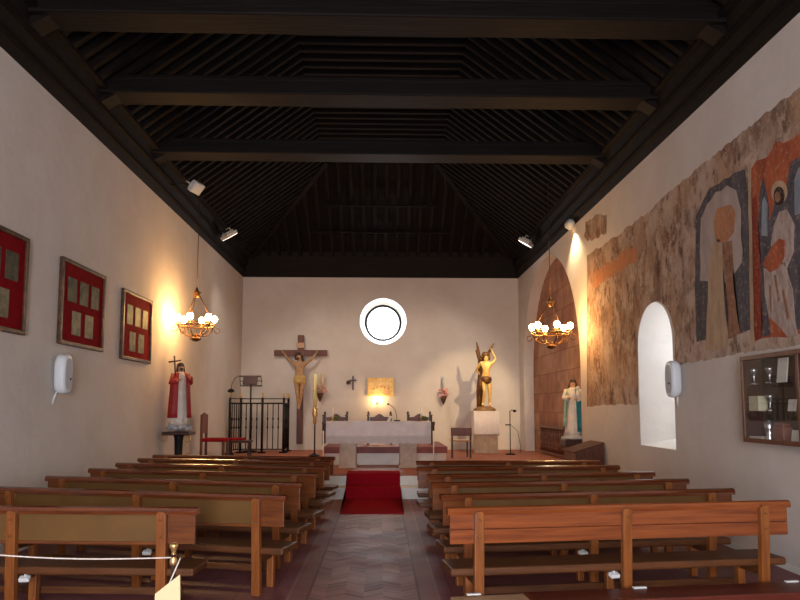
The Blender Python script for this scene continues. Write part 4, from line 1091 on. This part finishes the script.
paint('blue_slit', [(762,236),(763,202),(765,196),(768,204),(768,236)], M_BL, 3, .008, seed=17)
paint('blue_slit', [(795,216),(795,180),(799,168),(815,160),(815,208)], M_BL, 3, .01, seed=18)
def disc(px, py, rx, ry): return [(px+rx*math.cos(2*PI*i/20), py-ry*math.sin(2*PI*i/20)) for i in range(20)]
paint('saint_halo', disc(780, 192, 8, 11.5), M_TN, 4, 0)
paint('saint_hair', disc(780, 196, 5.5, 9.5), M_DK, 5, 0)
paint('saint_face', disc(778.5, 197, 2.8, 5.5), M_BR, 6, 0)
paint('saint_tunic', [(772,245),(775,226),(780,212),(788,210),(795,224),(794,252),(788,268),(780,258)], M_WH, 5, .008, seed=20)
paint('saint_robe', [(764,268),(772,272),(786,262),(793,290),(798,334),(787,338),(779,328),(770,320),(766,295)], M_WH, 5, .008, seed=21)
paint('saint_cloth', [(764,264),(772,248),(780,238),(786,240),(786,256),(780,268),(771,273)], M_OR, 7, .008, seed=22)
paint('saint_cloth', [(770,317),(777,322),(789,337),(772,337)], M_OR, 7, .008, seed=23)
for k_, pl in enumerate(([(775,275),(777,275),(781,300),(779,302)], [(783,290),(785,289),(790,318),(788,320)], [(770,285),(771.5,285),(773,312),(771.5,312)])): paint('robe_fold', pl, M_BR, 6, 0)

# ------------------------------------------------------------------ display case on the right wall
CXF = W-.2
c0 = atX(741.5, 357, CXF); c1 = atX(742.5, 441.5, CXF)
cy1 = c0.y; cy0 = cy1-1.95; czt, czb = c0.z, c1.z
ca_ = thing('display_case', 'shallow glazed wooden display case on the right wall below the mural', 'display case', (W, (cy0+cy1)/2, czb))
hy = (cy1-cy0)/2; hz = czt-czb
q = MB(); q.box((-.012,-hy,0), (-.002,hy,hz)); q.build('back_panel', CASEB, ca_)
q = MB()
for lo, hi in (((-.2,-hy,0), (-.012,hy,.03)), ((-.2,-hy,hz-.03), (-.012,hy,hz)), ((-.2,-hy,.03), (-.012,-hy+.03,hz-.03)), ((-.2,hy-.03,.03), (-.012,hy,hz-.03))): q.box(lo, hi, .004)
q.build('carcass', DARKW, ca_)
q = MB()
for lo, hi in (((-.222,-hy,0), (-.2,hy,.045)), ((-.222,-hy,hz-.045), (-.2,hy,hz)), ((-.222,-hy,.045), (-.2,-hy+.045,hz-.045)), ((-.222,hy-.045,.045), (-.2,hy,hz-.045)), ((-.218,-.02,.045), (-.203,.02,hz-.045))): q.box(lo, hi, .004)
q.build('door_frame', MIDW, ca_)
MB().box((-.212,-hy+.045,.045), (-.207,hy-.045,hz-.045)).build('glass', GLASS, ca_)
shz = atX(755, 411, W-.1).z-czb
for z in (shz, shz+.27): MB().box((-.185,-hy+.032,z-.008), (-.02,hy-.032,z)).build('shelf', GLASS, ca_)
def on(px, Y=None): return atX(px, 400, W-.11).y
def item(name, q, y, z, mt, lab, cat): o = q.build(name, mt, None, (W-.11, y, czb+z)); return tag(o, lab, cat, 'exhibits in the display case')
item('cream_box', MB().box((-.05,-.11,0), (.05,.11,.15), .006), on(757), shz+.001, CARDB, 'cream upright box on the shelf at the far end of the case', 'box')
q = MB(); q.box((-.06,-.15,0), (.05,.15,.02), .003); q.box((-.06,-.15,.021), (.05,.0,.03)); q.box((-.06,.0,.021), (.05,.15,.028)); item('open_booklet', q, on(757.5), .031, CARD, 'white booklet lying on the floor of the case', 'booklet')
q = MB(); q.obox((.02,0,.12), (.012,.16,.235), (0,.12,0)); item('parchment_sheet', q, on(782), shz+.271, CARD, 'tall pale parchment leaning in the upper part of the case', 'document')
for i, (px, z, lab) in enumerate(((792, shz+.001, 'small white card on the shelf right of the parchment'), (794, .031, 'small white card standing low on the case floor'), (799, .031+.0, 'white card at the right edge of the photo, on the case floor'))):
    q = MB(); q.obox((0,0,.055), (.01,.12,.11), (0,.15,0)); item('caption_card', q, on(px)-(.06 if i == 2 else 0), z, CARD, lab, 'card')
for i, (px, z, lab) in enumerate(((770, shz+.001, 'small silver chalice on the shelf in the middle of the case'), (755, shz+.271, 'small silver cup on the top shelf above the cream box'), (771, shz+.271, 'silver chalice on the top shelf left of the parchment'))):
    q = MB().lathe([(.045,0), (.045,.008), (.012,.025), (.01,.06), (.02,.07), (.012,.08), (.03,.1), (.042,.14), (.043,.16), (.03,.155), (.01,.11)], n=18); item('chalice', q, on(px), z, SILVER, lab, 'chalice')
q = MB().box((-.05,-.09,0), (.05,.09,.14), .01); q.box((-.04,-.08,.14), (.04,.08,.17), .01); item('relic_casket', q, on(781), .031, LEATHER, 'brown leather casket on the case floor under the parchment', 'casket')
q = MB().lathe([(.05,0), (.055,.01), (.03,.05), (.045,.1), (.05,.15), (.03,.19), (.02,.2)], n=18); item('glass_cruet', q, on(768), .031, SILVER, 'silver cruet on the case floor right of the white booklet', 'cruet')

# ------------------------------------------------------------------ arch furniture
g0, g1 = atX(541, 430, W+AD-.05), atX(565, 430, W+AD-.05); zt = atX(553, 426, W+AD-.05).z-PLAT
wg = thing('wooden_railing', 'brown wooden railing standing inside the right arch', 'railing', (W+AD-.06, (g0.y+g1.y)/2, PLAT)); hy = (g0.y-g1.y)/2
MB().box((-.03,-hy,zt-.06), (.03,hy,zt), .008).build('handrail', MIDW, wg); MB().box((-.025,-hy,.04), (.025,hy,.1), .006).build('bottom_rail', MIDW, wg)
for i in range(15):
    y = -hy+.03+(2*hy-.06)*i/14; MB().lathe([(.02,.1), (.025,.2), (.014,.3), (.024,zt*.6), (.014,zt*.75), (.02,zt-.06)], (0,y,0), 8).build('baluster', MIDW, wg)
d0 = atX(602, 444, W-.06)
kd = thing('prayer_desk', 'brown wooden desk with sloping top against the right wall near the arch', 'desk', (W-.02, d0.y+.4, PLAT)); zb = d0.z-PLAT; zf = atY(571, 452, d0.y+.3).z-PLAT
dw = W-.02-atY(571, 452, d0.y+.3).x
q = MB(); q.prism([(-dw,-.38,0), (0,-.38,0), (0,-.38,zb), (-dw,-.38,zf)], (0,.76,0)); q.build('body', MIDW, kd)
q = MB(); n_ = Vector((-(zb-zf),0,dw)).normalized()*.03; e_ = Vector((dw,0,zb-zf)).normalized()*.03
q.prism([Vector((-dw,-.41,zf))-e_, (0,-.41,zb), Vector((0,-.41,zb))+Vector((0,0,.03)), Vector((-dw,-.41,zf))-e_+n_], (0,.82,0)); q.build('sloped_top', SEATW, kd)

# ------------------------------------------------------------------ light
w = bpy.data.worlds.new('sky'); scn.world = w; w.use_nodes = True
bg = w.node_tree.nodes['Background']; bg.inputs[0].default_value = (.86,.93,1,1); bg.inputs[1].default_value = 4.0
def area(name, loc, target, energy, sx, sy, color):
    l = bpy.data.lights.new(name, 'AREA'); l.shape = 'RECTANGLE'; l.size = sx; l.size_y = sy; l.energy = energy; l.color = color
    o = bpy.data.objects.new(name, l); col.objects.link(o); o.location = loc
    o.rotation_euler = (Vector(target)-Vector(loc)).to_track_quat('-Z', 'Y').to_euler(); return o
area('door_daylight', (-.5, REAR+.05, 1.75), (1.8, 10, 1.6), 540, 2.1, 3.2, (.95,.93,1))
area('niche_daylight', (W+ND-.03, NC-.06, 2.1), (W, NC+.1, 1.9), 20, .5, 1.5, (.85,.93,1))
area('oculus_daylight', (WC.x, BACK+DEP-.05, WC.z), (WC.x, 5, 0), 45, .8, .8, (.9,.95,1))
for k_, e in (('fl', 85), ('fr', 85)):
    p, d = P[k_]; lamp_light('floodlight_beam', p+d*.03, p+d, e*4, .12, (1,.86,.70), math.radians(105))
p, d = P['sp']; lamp_light('spotlight_beam', p+d*.05, p+d, 900, .05, (1,.74,.42), math.radians(30))
lamp_light('spotlight_spill', p+Vector((-.06,0,-.05)), (W, p.y-.1, 2.5), 170, .05, (1,.74,.42), math.radians(110))
scn.view_settings.exposure = EXPOSURE
